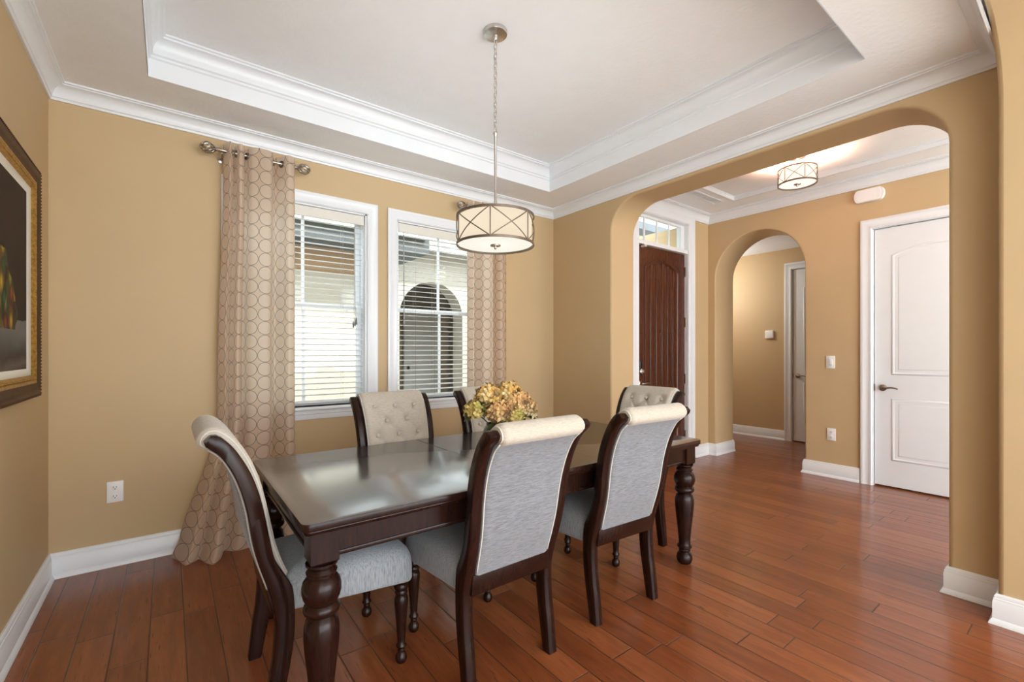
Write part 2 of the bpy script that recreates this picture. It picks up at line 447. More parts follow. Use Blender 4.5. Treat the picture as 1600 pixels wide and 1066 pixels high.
# entry wall with front door and transom
out = [(3.45, 0), (3.945, 0), (3.945, 2.80), (4.905, 2.80), (4.905, 0), (5.6, 0), (5.6, 3.2), (3.45, 3.2)]
bm = BM(); prism(bm, out, lambda p: (p[0], YE, p[1]), lambda p: (p[0], YE + 0.15, p[1]))
struct('wall_entry', bm, M['wall'])
# hall beyond the small arch
bm = BM(); box(bm, XH, XH + 0.15, -0.2, 1.84, 0, 3.0); box(bm, XH, XH + 0.15, 2.682, 4.4, 0, 3.0); box(bm, XH, XH + 0.15, 1.84, 2.682, 2.443, 3.0); box(bm, XH + 0.12, XH + 0.20, 1.7, 2.8, 0, 2.6)  # last box: unseen backing added to stop bright sky under the hall door
struct('wall_hall', bm, M['wall'])
bm = BM(); box(bm, XF2 - 0.1, XH + 0.15, 4.25, 4.4, 0, 3.0); struct('wall_hall_end', bm, M['wall'])
bm = BM(); box(bm, XF2, XH + 0.15, -0.3, -0.2, 0, 3.0); struct('wall_hall_near', bm, M['wall'])
bm = BM(); box(bm, XF2 - 0.15, XF2, 3.2, 4.3, 0, 3.0); struct('wall_hall_side', bm, M['wall'])
bm = BM(); box(bm, XF2, XH + 0.15, -0.3, 4.4, 2.74, 2.9); struct('ceiling_hall', bm, M['ceil'])
# adjoining living room behind the camera: only what encloses the light
bm = BM(); box(bm, -2.7, -2.6, -4.6, 0.0, 0, 3.2); struct('wall_living', bm, M['wall'])
bm = BM(); box(bm, -2.7, XC - 0.14, YD2, YD, 0, 3.2); struct('wall_living_end', bm, M['wall'])
bm = BM(); box(bm, -2.7, XF + 0.02, -4.6, YD2, 2.93, 3.05); struct('ceiling_living', bm, M['ceil'])
bm = BM(); box(bm, -2.8, 8.2, -4.7, 3.9, 3.2, 3.3); struct('roof', bm, M['greyslot'])  # plain slab added above the rooms to keep light from leaking in

# dining room tray ceiling
TX0, TX1, TY0, TY1 = -0.092, 2.846, 0.742, 3.156
bm = BM()
for a, b, c, d in ((XC - .1, XB + .1, TY1, YA + .1), (XC - .1, XB + .1, YD - .1, TY0), (XC - .1, TX0, TY0, TY1), (TX1, XB + .1, TY0, TY1)):
    box(bm, a, b, c, d, ZC, ZC + 0.03)
box(bm, TX0 - .1, TX1 + .1, TY0 - .1, TY1 + .1, ZT, ZT + 0.05)
struct('ceiling', bm, M['ceil'])
cove = [(0.0, -0.092), (0.011, -0.092), (0.013, -0.081), (0.019, -0.076)] + \
       [(0.019 + 0.047 * (1 - cos(t)), -0.076 + 0.058 * sin(t)) for t in [pi / 2 * k / 8 for k in range(9)]] + \
       [(0.066, -0.012), (0.075, -0.009), (0.075, 0.0)]
def crown(name, path, z, closed=True, flip=1, prof=cove, mat=None):
    bm = BM(); sweep2d(bm, path, prof, lambda x, y, h: (x, y, z + h), closed, flip)
    return struct(name, bm, mat or M['trim'], smooth=40)
rect = lambda x0, x1, y0, y1: [(x0, y0), (x1, y0), (x1, y1), (x0, y1)]
crown('trim_1', rect(XC, XB, YD, YA), ZC)
tray = [(0.002, -0.222), (0.002, -0.122), (0.012, -0.116), (0.012, -0.104), (0.022, -0.098), (0.022, -0.086)] + \
       [(0.022 + 0.046 * (1 - cos(t)), -0.086 + 0.062 * sin(t)) for t in [pi / 2 * k / 8 for k in range(9)]] + [(0.068, -0.014), (0.077, -0.010), (0.077, 0.0)]
crown('trim_2', rect(TX0, TX1, TY0, TY1), ZT, prof=tray)
# foyer ceiling with its shallow tray
FX0, FX1, FY0, FY1 = XB2 + 0.33, 5.01, 0.0, 2.50
bm = BM()
for a, b, c, d in ((XB2 - .1, XF + .1, FY1, YE + .1), (XB2 - .1, XF + .1, -0.6, FY0), (XB2 - .1, FX0, FY0, FY1), (FX1, XF + .1, FY0, FY1)):
    box(bm, a, b, c, d, ZF, ZF + 0.03)
box(bm, FX0 - .1, FX1 + .1, FY0 - .1, FY1 + .1, ZFT, ZFT + 0.05)
struct('ceiling_foyer', bm, M['ceil'])
crown('trim_3', rect(FX0, FX1, FY0, FY1), ZFT, prof=[(-0.02, -0.0455), (0.003, -0.0455), (0.003, -0.008), (0.010, -0.006), (0.010, 0.0)])
cove2 = [(o * 1.12, h * 1.14) for o, h in cove]
crown('trim_4', rect(XB2, XF, -0.5, YE), ZF, prof=cove2)

# baseboards
bbp = [(0.0, 0.14), (0.006, 0.14), (0.012, 0.131), (0.012, 0.121), (0.0155, 0.118), (0.0155, 0.108), (0.0175, 0.105), (0.0175, 0.026), (0.021, 0.022), (0.030, 0.004), (0.030, 0.0), (0, 0)]
def baseboard(name, path, flip=1):
    bm = BM(); sweep2d(bm, path, bbp, lambda x, y, h: (x, y, h), False, flip)
    return struct(name, bm, M['trim'], smooth=35)
baseboard('baseboard_back', [(XB2, 2.775), (XB, 2.775), (XB, YA), (XC, YA), (XC, YD), (-0.42, YD), (-0.42, YD2)])
baseboard('baseboard_right', [(3.085, YD2), (3.085, YD), (XB, YD), (XB, 0.497), (XB2, 0.497)])
baseboard('baseboard_entry', [(XF2, 2.889), (XF, 2.889), (XF, YE), (5.021, YE)])
baseboard('baseboard_foyer', [(XF, 1.436), (XF, 1.913), (XF2, 1.913)])
baseboard('baseboard_hall', [(XH, 2.77), (XH, 4.25), (XF2, 4.25)])

# ------------------------------------------------------------------ windows of the back wall
casp = [(0.0, 0.0), (0.0, 0.020), (0.006, 0.022), (0.018, 0.022), (0.026, 0.018), (0.060, 0.014), (0.066, 0.017), (0.078, 0.017), (0.085, 0.010), (0.085, 0.0)]
def casing(bm, a0, a1, z0, z1, fm, width=0.085, bottom=False):
    """door or window casing: a0..a1 is the opening, profile grows outward"""
    s = width / 0.085
    pr = [((0.085 - o) * s, h) for o, h in casp]
    pth = [(a0, z0), (a0, z1), (a1, z1), (a1, z0)]
    sweep2d(bm, pth, pr, fm, bottom, 1)
def window(num, x0, x1):
    root = struct_empty('window_%d' % num, (x0, YA, WZ0))
    def ob(n, bm, mat, smooth=None, parent=root):
        for v in bm.verts: v.co -= Vector((x0, YA, WZ0))
        return link(n, bm, mat, parent, smooth)
    bm = BM(); casing(bm, x0, x1, WZ0, WZ1, lambda a, z, h: (a, YA - h, z)); ob('casing', bm, M['trim'], 35)
    bm = BM()
    box(bm, x0 - 0.085, x1 + 0.085, YA - 0.045, YA + 0.10, WZ0 - 0.022, WZ0, 0.006)
    ob('stool', bm, M['trim'], 35)
    bm = BM()
    sweep2d(bm, [(x0 - 0.08, 0), (x1 + 0.08, 0)], [(0, 0), (0.018, 0), (0.018, -0.03), (0.012, -0.034), (0.012, -0.055), (0.009, -0.07), (0.0, -0.07)],
            lambda a, o, h: (a, YA - o, WZ0 - 0.022 + h), False, 1)
    ob('apron', bm, M['trim'], 35)
    bm = BM()                                     # drywall-lined reveal
    t = 0.012
    box(bm, x0, x0 + t, YA, YA + 0.15, WZ0, WZ1); box(bm, x1 - t, x1, YA, YA + 0.15, WZ0, WZ1); box(bm, x0, x1, YA, YA + 0.15, WZ1 - t, WZ1)
    box(bm, x0, x1, YA + .1, YA + 0.15, WZ0 - 0.01, WZ0 + 0.01)
    ob('jamb', bm, M['trim'])
    zm = 1.625; xm = (x0 + x1) / 2
    for nm, za, zb, yy in (('upper_sash', zm - 0.01, WZ1 - 0.012, YA + 0.115), ('lower_sash', WZ0 - 0.002, zm + 0.02, YA + 0.092)):
        bm = BM(); f = 0.042; a, b = x0 + 0.012, x1 - 0.012
        box(bm, a, a + f, yy, yy + 0.022, za, zb, 0.004); box(bm, b - f, b, yy, yy + 0.022, za, zb, 0.004)
        box(bm, a + f, b - f, yy, yy + 0.022, za, za + f * 0.8, 0.004); box(bm, a + f, b - f, yy, yy + 0.022, zb - f * 0.8, zb, 0.004)
        box(bm, xm - 0.011, xm + 0.011, yy + 0.005, yy + 0.017, za + f * 0.8, zb - f * 0.8)
        s = ob(nm, bm, M['sash'], 35)
        bm = BM(); box(bm, a + f, b - f, yy + 0.0095, yy + 0.0125, za + f * 0.8, zb - f * 0.8)
        g = ob('pane', bm, M['glass'], None, s)
    return root
for i, (a, b) in enumerate(WIN): window(i + 1, a, b)

def blind(x0, x1, label, wand_side):
    t = thing('window_blind', label, 'blind', ((x0 + x1) / 2, YA + 0.05, WZ0), 0, 'white slatted window blinds')
    hw = (x1 - x0) / 2 - 0.018
    bm = BM(); box(bm, -hw, hw, -0.042, -0.026, 1.415, 1.492, 0.004); box(bm, -hw, hw, -0.026, 0.03, 1.45, 1.49); link('valance', bm, M['valance'], t)
    bm = BM(); pitch = 0.0425; z = 1.40; 
    while z > 0.075:
        tilt = radians(5)
        pts = []
        for k in range(5):
            u = (k / 4 - 0.5) * 0.05
            pts.append((u * cos(tilt), z + u * sin(tilt) + 0.0022 * (1 - (2 * u / 0.05) ** 2)))
        top = pts; bot = [(a, b - 0.0028) for a, b in pts[::-1]]
        prism(bm, top + bot, lambda p: (-hw + 0.004, p[0], p[1]), lambda p: (hw - 0.004, p[0], p[1]))
        z -= pitch
    link('slats', bm, M['slat'], t)
    bm = BM(); box(bm, -hw + .004, hw - .004, -0.026, 0.026, 0.022, 0.040, 0.004); link('bottom_rail', bm, M['slat'], t)
    for px in (-0.27, 0.0 if False else -0.09, 0.27):
        bm = BM()
        for yy in (-0.027, 0.027): tube(bm, [(px, yy, 0.03), (px, yy, 1.46)], 0.0011, 5)
        link('ladder_cord', bm, M['cord'], t)
    if wand_side < 0:
        bm = BM(); tube(bm, [(-hw + 0.045, -0.04, 1.42), (-hw + 0.047, -0.044, 0.62)], 0.0045, 8); link('tilt_wand', bm, M['cord'], t)
    else:
        c = BM()
        for dx in (-0.006, 0.0, 0.007): tube(c, [(hw - 0.075 + dx * 0.3, -0.04, 1.42), (hw - 0.075 + dx, -0.043, 0.66)], 0.0014, 5)
        link('pull_cord', c, M['cord'], t)
        for dx in (-0.011, 0.002, 0.014):
            c = BM(); lathe(c, [(0.0015, 0.03), (0.0045, 0.024), (0.0065, -0.022), (0.005, -0.026)], 10, (hw - 0.075 + dx, -0.043, 0.635 + dx)); link('tassel', c, M['tassel'], t, 40)
    return t
blind(*WIN[0], 'white slatted blind in the window beside the large left curtain', 1)
blind(*WIN[1], 'white slatted blind in the window behind the pendant lamp', -1)

# ------------------------------------------------------------------ doors
def panel_ring(bm, path, fm, flip=1):
    sweep2d(bm, path, [(0.0, 0.0), (0.004, 0.0045), (0.012, 0.006), (0.020, 0.003), (0.026, -0.004), (0.034, -0.007), (0.050, 0.001), (0.056, 0.0015)], fm, True, flip)
def arch_top(a0, a1, z0, zs, rise, n=16):
    """panel outline, counter-clockwise: bottom z0, springing zs, segmental rise"""
    w = a1 - a0; R = (w * w / 4 + rise * rise) / (2 * rise); cz = zs + rise - R; cx = (a0 + a1) / 2
    th = math.asin(w / 2 / R)
    P = [(a0, z0), (a1, z0)]
    for i in range(n + 1):
        t = th - 2 * th * i / n
        P.append((cx + R * sin(t), cz + R * cos(t)))
    return P
def lever(parent, o, axis_sign, mat, flipx=1):
    """lever handle lying on the local XZ door face, pointing local +X*flipx, sticking out local -Y"""
    bm = BM(); lathe(bm, [(0.030, 0.0), (0.031, -0.006), (0.026, -0.014), (0.012, -0.018), (0.011, -0.045), (0.0, -0.046)], 24, o, 'Y')
    pts = [Vector(o) + Vector((flipx * x, y, z)) for x, y, z in ((0, -0.042, 0), (0.03, -0.048, 0.001), (0.07, -0.05, 0.006), (0.10, -0.048, 0.002), (0.118, -0.044, -0.006))]
    tube(bm, crom(pts, 14), [0.010 - 0.0035 * i / 13 for i in range(14)], 10)
    return link('door_handle', bm, mat, parent, 50)
# front door (local: x right, -y towards the room)
d1 = struct_empty('door_1', (3.965, YE + 0.045, 0))
bm = BM(); Wd = 0.925
out_ = arch_top(0.155, Wd - 0.135, 0.14, 2.19, 0.10)
box(bm, 0, Wd, 0.012, 0.05, 0.012, 2.425)
# stiles and rails as a plate with the arched opening: outer loop strip built as sweep from the panel outline
outer = []
for (x, z) in out_:
    outer.append((x, z))
pl = BM()
def ring_plate(bm, inner, rectb, y0, y1):
    x0, x1, z0, z1 = rectb
    n = len(inner); oo = []
    cx = (x0 + x1) / 2; cz = (z0 + z1) / 2
    for (x, z) in inner:
        # project to the rectangle border
        if abs(z - inner[0][1]) < 1e-6:
            oo.append((x0 if x < cx else x1, z0))
        else:
            oo.append(None)
    m = n - 2
    for i in range(2, n):
        f = (i - 2) / (m - 1)
        oo[i] = (x1 + (x0 - x1) * f, z1)
    a = [bm.verts.new((x, y0, z)) for x, z in inner]; b = [bm.verts.new((x, y0, z)) for x, z in oo]
    c = [bm.verts.new((x, y1, z)) for x, z in inner]; d = [bm.verts.new((x, y1, z)) for x, z in oo]
    for i in range(n):
        j = (i + 1) % n
        bm.faces.new((a[i], a[j], b[j], b[i])); bm.faces.new((a[i], a[j], c[j], c[i])); bm.faces.new((b[i], b[j], d[j], d[i]))
ring_plate(bm, out_, (0, Wd, 0.012, 2.425), 0.0, 0.014)
link('slab', bm, M['frontdoor'], d1)
bm = BM(); sweep2d(bm, out_, [(-0.014, 0.0), (-0.010, 0.010), (0.0, 0.013), (0.014, 0.009), (0.024, -0.004), (0.03, -0.012)], lambda a, z, h: (a, -h, z), True, 1)
link('panel_moulding', bm, M['frontdoor'], d1, 50)
bm = BM(); a0, a1 = 0.155, Wd - 0.135; npl = 6; pw = (a1 - a0) / npl
for k in range(npl):
    xa = a0 + pw * k + 0.006; xb = a0 + pw * (k + 1) - 0.006
    cx = (a0 + a1) / 2
    zt = 2.30 - 0.10 * (((xa + xb) / 2 - cx) / ((a1 - a0) / 2)) ** 2 - 0.012
    box(bm, xa, xb, 0.004, 0.013, 0.145, zt - 0.005, 0.006, 3)
link('planks', bm, M['frontdoor'], d1, 40)
lever(d1, (0.062, 0.0, 0.928), -1, M['nickel'])
bm = BM(); box(bm, 0.045, 0.092, -0.022, 0.0, 1.06, 1.175, 0.008, 3); k = link('keypad', bm, M['blackplastic'], d1, 40)
k['label'] = 'black keypad lock with nickel thumb turn'
bm = BM(); lathe(bm, [(0.030, -0.005), (0.030, -0.026), (0.024, -0.032), (0.0, -0.033)], 20, (0.075, 0, 1.06), 'Y'); box(bm, 0.068, 0.082, -0.05, -0.03, 1.045, 1.075, 0.003)
link('thumb_turn', bm, M['nickel'], k, 40)
bm = BM(); lathe(bm, [(0.009, 0.002), (0.009, -0.006), (0.0, -0.007)], 14, (0.46, 0.0, 1.50), 'Y'); link('peephole', bm, M['bronze'], d1)
for z in (0.28, 0.95, 1.62, 2.22):
    bm = BM(); box(bm, Wd - 0.004, Wd + 0.016, -0.014, 0.0, z - 0.055, z + 0.055, 0.002); lathe(bm, [(0.007, -0.058), (0.008, 0.0), (0.007, 0.058)], 10, (Wd + 0.006, -0.012, z))
    link('hinge', bm, M['bronze'], d1, 40)
# frame, casing and transom window over the front door
wt = struct_empty('window_3', (3.945, YE, 2.45))
def at(o, bm):
    for v in bm.verts: v.co -= o.location
    return bm
bm = BM(); casing(bm, 3.952, 4.898, 0.0, 2.775, lambda a, z, h: (a, YE - h, z), 0.118)
box(bm, 3.945, 3.962, YE, YE + 0.15, 0, 2.80); box(bm, 4.893, 4.905, YE, YE + 0.15, 0, 2.80); box(bm, 3.945, 4.905, YE, YE + 0.15, 2.772, 2.80)
link('casing', at(wt, bm), M['trim'], wt, 35)
bm = BM(); box(bm, 3.96, 4.895, YE + 0.005, YE + 0.13, 2.43, 2.475, 0.004); link('transom_bar', at(wt, bm), M['trim'], wt)
bm = BM(); za, zb = 2.475, 2.772; yy = YE + 0.055
box(bm, 3.96, 3.99, yy, yy + 0.025, za, zb); box(bm, 4.83, 4.893, yy, yy + 0.025, za, zb); box(bm, 3.99, 4.83, yy, yy + 0.025, za, za + 0.02); box(bm, 3.99, 4.83, yy, yy + 0.025, zb - 0.025, zb)
for xm in (4.14, 4.37, 4.60): box(bm, xm - 0.009, xm + 0.009, yy + 0.004, yy + 0.02, za + .02, zb - .025)
link('sash', at(wt, bm), M['sash'], wt)
bm = BM(); box(bm, 3.99, 4.83, yy + 0.010, yy + 0.013, za + 0.02, zb - 0.025); link('pane', at(wt, bm), M['glass'], wt)
bm = BM(); box(bm, 4.03, 4.095, YE - 0.016, YE + 0.006, 2.418, 2.434, 0.003); box(bm, 4.045, 4.08, YE - 0.014, YE + 0.04, 2.400, 2.416, 0.003)
tag(link('door_sensor', bm, M['white']), 'small white alarm contact at the top of the dark front door', 'sensor')

def white_door(num, Y0, Y1, Xface, height, handle=True):
    """two panel white door in a wall facing -X; Y1 (larger Y) is the handle side. local x runs along -Y"""
    w = Y1 - Y0
    d = struct_empty('door_%d' % num, (Xface, Y1, 0), radians(-90))
    bm = BM(); box(bm, 0, w, 0, 0.04, 0.014, height - 0.004, 0.002)
    link('slab', bm, M['trim'], d)
    st = 0.125
    fm = lambda a, z, h: (a, -h, z)
    bm = BM(); up = arch_top(st, w - st, 1.055, height - 0.265, 0.075); panel_ring(bm, up, fm)
    lo = [(st, 0.255), (w - st, 0.255), (w - st, 0.835), (st, 0.835)]; panel_ring(bm, lo, fm)
    link('panel_moulding', bm, M['trim'], d, 40)
    bm = BM()
    def field(path, ins):
        cx = sum(p[0] for p in path) / len(path); cz = sum(p[1] for p in path) / len(path)
        n = len(path); q = []
        for i in range(n):
            p = Vector(path[i]); d0 = (p - Vector(path[i - 1])).normalized(); d1_ = (Vector(path[(i + 1) % n]) - p).normalized()
            n0 = Vector((-d0.y, d0.x)); n1 = Vector((-d1_.y, d1_.x)); m = n0 + n1; m = m / m.dot(n0)
            q.append((p.x + m.x * ins, p.y + m.y * ins))
        return q
    for pth in (up, lo): prism(bm, field(pth, 0.055), lambda p: (p[0], 0.0, p[1]), lambda p: (p[0], -0.0022, p[1]))
    link('raised_panel', bm, M['trim'], d)
    lever(d, (0.062, 0.0, 0.932), -1, M['bronze'])
    bm = BM(); box(bm, -0.004, 0.003, -0.004, 0.012, 0.90, 0.965); link('latch_plate', bm, M['bronze'], d)
    bm = BM(); casing(bm, -0.012, w + 0.012, 0.0, height + 0.006, lambda a, z, h: (a, -0.02 - h, z), 0.09)
    box(bm, -0.02, -0.006, -0.022, 0.08, 0, height + 0.01); box(bm, w + 0.006, w + 0.02, -0.022, 0.08, 0, height + 0.01); box(bm, -0.02, w + 0.02, -0.022, 0.08, height + 0.002, height + 0.016)
    link('casing', bm, M['trim'], d, 35)
    return d
white_door(2, 0.44, 1.326, XF + 0.02, 2.437)
white_door(3, 1.85, 2.672, XH + 0.02, 2.437)

# ------------------------------------------------------------------ wall fittings
def outlet(loc, rz, label):
    t = thing('power_outlet', label, 'power outlet', loc, rz)
    bm = BM(); box(bm, -0.038, 0.038, -0.007, 0.0, -0.062, 0.062, 0.003, 2); link('cover_plate', bm, M['white'], t, 40)
    for z in (0.026, -0.026):
        bm = BM(); lathe(bm, [(0.017, -0.006), (0.017, -0.0095), (0.016, -0.010), (0.0, -0.010)], 20, (0, 0, z), 'Y'); s = link('socket', bm, M['white'], t, 40)
        bm = BM(); box(bm, -0.008, -0.0055, -0.011, -0.0095, z - 0.002, z + 0.007); box(bm, 0.0055, 0.008, -0.011, -0.0095, z - 0.002, z + 0.007); lathe(bm, [(0.0028, -0.0095), (0.0028, -0.011)], 10, (0, 0, z - 0.008), 'Y')
        link('slots', bm, M['greyslot'], s)
    return t
outlet((-0.256, YA, 0.437), 0, 'white double outlet low on the tan wall left of the curtain')
outlet((XF, 1.673, 0.434), radians(-90), 'white double outlet low on the foyer wall beside the white door')
def switch(loc, rz, label):
    t = thing('light_switch', label, 'light switch', loc, rz)
    bm = BM(); box(bm, -0.038, 0.038, -0.007, 0.0, -0.064, 0.064, 0.003, 2); link('cover_plate', bm, M['white'], t, 40)
    bm = BM(); vs = box(bm, -0.016, 0.016, -0.012, -0.006, -0.033, 0.033, 0.002); link('rocker', bm, M['trim'], t, 40)
    bm = BM(); box(bm, -0.014, 0.014, -0.0125, -0.0115, -0.030, -0.026); link('indicator', bm, M['cord'], t)
    return t
switch((XF, 1.679, 1.166), radians(-90), 'white rocker light switch on the foyer wall above the outlet')
switch((3.783, YE, 1.164), 0, 'white light switch on the wall left of the front door')
t = thing('door_chime', 'white oblong chime box high on the foyer wall under the crown moulding', 'chime', (XF, 1.359, 2.767), radians(-90))
bm = BM()
P = []
for i in range(11):
    a = -pi / 2 + pi * i / 10; P.append((0.085 + 0.033 * cos(a), 0.06 * sin(a)))
P = P + [(-x, -z) for x, z in P]
prism(bm, P, lambda p: (p[0], 0, p[1]), lambda p: (p[0] * 0.98, -0.038, p[1] * 0.97))
link('cover', bm, M['white'], t, 40)
bm = BM(); prism(bm, P, lambda p: (p[0] * .8, -0.038, p[1] * .88), lambda p: (p[0] * 0.79, -0.041, p[1] * 0.86)); link('front_plate', bm, M['white'], t, 40)
bm = BM(); box(bm, -0.06, 0.06, -0.034, 0.0, -0.06, 0.06, 0.012, 3)
o = tag(link('thermostat', bm, M['white'], None, 40), 'square white thermostat on the hall wall seen through the small arch', 'thermostat')
o.location = (XH, 2.975, 1.524); o.rotation_euler = (0, 0, radians(-90))
t = thing('ceiling_vent', 'long white slotted air vent in the foyer ceiling before the front door', 'vent', (4.30, 2.631, ZF))
bm = BM()
sweep2d(bm, [(-0.62, -0.055), (0.62, -0.055), (0.62, 0.055), (-0.62, 0.055)], [(0, 0), (0, -0.006), (0.012, -0.010), (0.018, -0.004)], lambda x, y, h: (x, y, h)); link('frame', bm, M['trim'], t)
bm = BM()
for y in (-0.03, -0.015, 0.0, 0.015, 0.03): box(bm, -0.60, 0.60, y - 0.0025, y + 0.0025, -0.007, -0.001)
link('slats', bm, M['trim'], t)
bm = BM(); box(bm, -0.60, 0.60, -0.037, 0.037, -0.0012, 0.0); link('duct_opening', bm, M['cord'], t)

# ------------------------------------------------------------------ dining table
TZ = 0.745; X0, X1, Y0, Y1 = 0.319, 2.545, 1.458, 2.50
tb = thing('dining_table', 'long dark espresso dining table with turned legs in the middle of the room', 'table', ((X0 + X1) / 2, (Y0 + Y1) / 2, 0))
hx, hy = (X1 - X0) / 2, (Y1 - Y0) / 2
def rrect(hx, hy, r, n=6):
    P = []
    for cx, cy, a0 in ((hx - r, hy - r, 0), (-hx + r, hy - r, 90), (-hx + r, -hy + r, 180), (hx - r, -hy + r, 270)):
        for i in range(n + 1):
            a = radians(a0 + 90 * i / n); P.append((cx + r * cos(a), cy + r * sin(a)))
    return P
def slab_rr(bm, hx, hy, r, prof):
    P = rrect(hx, hy, r); rings = []
    for off, z in prof:
        q = rrect(hx - off, hy - off, max(0.003, r - off)); rings.append([bm.verts.new((x, y, z)) for x, y in q])
    n = len(P)
    for a, b in zip(rings, rings[1:]):
        for i in range(n): bm.faces.new((a[i], a[(i + 1) % n], b[(i + 1) % n], b[i]))
    bm.faces.new(rings[0]); bm.faces.new(rings[-1])
bm = BM(); slab_rr(bm, hx, hy, 0.03, [(0.012, TZ - 0.040), (0.008, TZ - 0.030), (0.009, TZ - 0.026), (0.001, TZ - 0.025), (0, TZ - 0.022), (0, TZ - 0.004), (0.0015, TZ - 0.001), (0.004, TZ)])
# the leaf joints: hairline grooves across the top
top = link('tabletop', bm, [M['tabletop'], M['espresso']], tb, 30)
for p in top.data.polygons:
    if p.normal.z < 0.5: p.material_index = 1      # moulded edge, same lacquer, darkened and dulled to keep glare off it
for xj in (-0.25, 0.25):
    bm = BM(); box(bm, xj - 0.0012, xj + 0.0012, -hy + 0.006, hy - 0.006, TZ - 0.001, TZ + 0.0003); link('leaf_joint', bm, M['greyslot'], top)
ins = 0.043
def apron(bm, x0, x1, y0, y1):
    box(bm, x0, x1, y0, y1, 0.612, TZ - 0.038)
for sy in (-1, 1):
    bm = BM(); y = sy * (hy - ins - 0.012); box(bm, -hx + 0.11, hx - 0.11, y - 0.011, y + 0.011, 0.614, TZ - 0.039)
    box(bm, -hx + 0.11, hx - 0.11, y - 0.015, y + 0.015, 0.612, 0.628, 0.004); link('apron', bm, M['espresso'], tb, 40)
for sx in (-1, 1):
    bm = BM(); x = sx * (hx - ins - 0.012); box(bm, x - 0.011, x + 0.011, -hy + 0.11, hy - 0.11, 0.614, TZ - 0.039)
    box(bm, x - 0.015, x + 0.015, -hy + 0.11, hy - 0.11, 0.612, 0.628, 0.004); link('apron', bm, M['espresso'], tb, 40)
legp = [(0.0, 0.0), (0.030, 0.0), (0.040, 0.008), (0.0455, 0.025), (0.046, 0.038), (0.042, 0.055), (0.032, 0.068), (0.029, 0.072), (0.033, 0.077), (0.034, 0.082), (0.031, 0.087), (0.036, 0.092),
        (0.0425, 0.099), (0.0425, 0.106), (0.036, 0.113), (0.033, 0.120), (0.0345, 0.15), (0.039, 0.20), (0.0455, 0.26), (0.0515, 0.315), (0.0545, 0.355), (0.0540, 0.385), (0.049, 0.408), (0.041, 0.419),
        (0.038, 0.423), (0.046, 0.428), (0.054, 0.436), (0.0565, 0.446), (0.054, 0.457), (0.047, 0.465), (0.048, 0.468), (0.056, 0.482), (0.0605, 0.500), (0.0605, 0.518), (0.056, 0.535), (0.047, 0.548), (0.042, 0.552), (0.042, 0.557), (0.047, 0.560), (0.048, 0.566), (0.044, 0.572), (0.040, 0.577), (0.044, 0.583), (0.049, 0.588), (0.049, 0.595)]
for sx in (-1, 1):
    for sy in (-1, 1):
        cx = sx * (hx - 0.031 - 0.0425); cy = sy * (hy - 0.031 - 0.0425)
        bm = BM(); lathe(bm, legp, 40, (cx, cy, 0))
        # square block, chamfered at its foot
        h = 0.0435
        rings = []
        for o_, z in ((0.012, 0.590), (0.0, 0.604), (0.0, TZ - 0.038)):
            rings.append([bm.verts.new((cx + a * (h - o_), cy + b * (h - o_), z)) for a, b in ((1, 1), (-1, 1), (-1, -1), (1, -1))])
        for a, b in zip(rings, rings[1:]):
            for i in range(4): bm.faces.new((a[i], a[(i + 1) % 4], b[(i + 1) % 4], b[i]))
        bm.faces.new(rings[0]); bm.faces.new(rings[-1])
        link('leg', bm, M['espresso'], tb, 40)

# ------------------------------------------------------------------ dining chairs (local +Y is the way the chair faces, y=0 at the rear feet)
FRONT = [(-0.168, 0.990), (-0.157, 1.003), (-0.138, 1.002), (-0.115, 0.983), (-0.083, 0.942), (-0.049, 0.878), (-0.023, 0.806), (-0.004, 0.724), (0.012, 0.635), (0.029, 0.558), (0.060, 0.495), (0.086, 0.440), (0.093, 0.348), (0.090, 0.260), (0.079, 0.182), (0.067, 0.115), (0.046, 0.0)]
REAR = [(-0.174, 0.985), (-0.172, 0.974), (-0.156, 0.960), (-0.131, 0.936), (-0.106, 0.896), (-0.085, 0.848), (-0.067, 0.790), (-0.052, 0.722), (-0.041, 0.648), (-0.031, 0.595), (-0.014, 0.530), (0.012, 0.446), (0.030, 0.369), (0.032, 0.293), (0.025, 0.203), (0.015, 0.137), (0.0, 0.0)]
def half_w(z): return 0.222 + 0.020 * max(0.0, min(1.0, (z - 0.42) / 0.55))
def back_curve(n=40):
    F = crom(FRONT, 60); return F
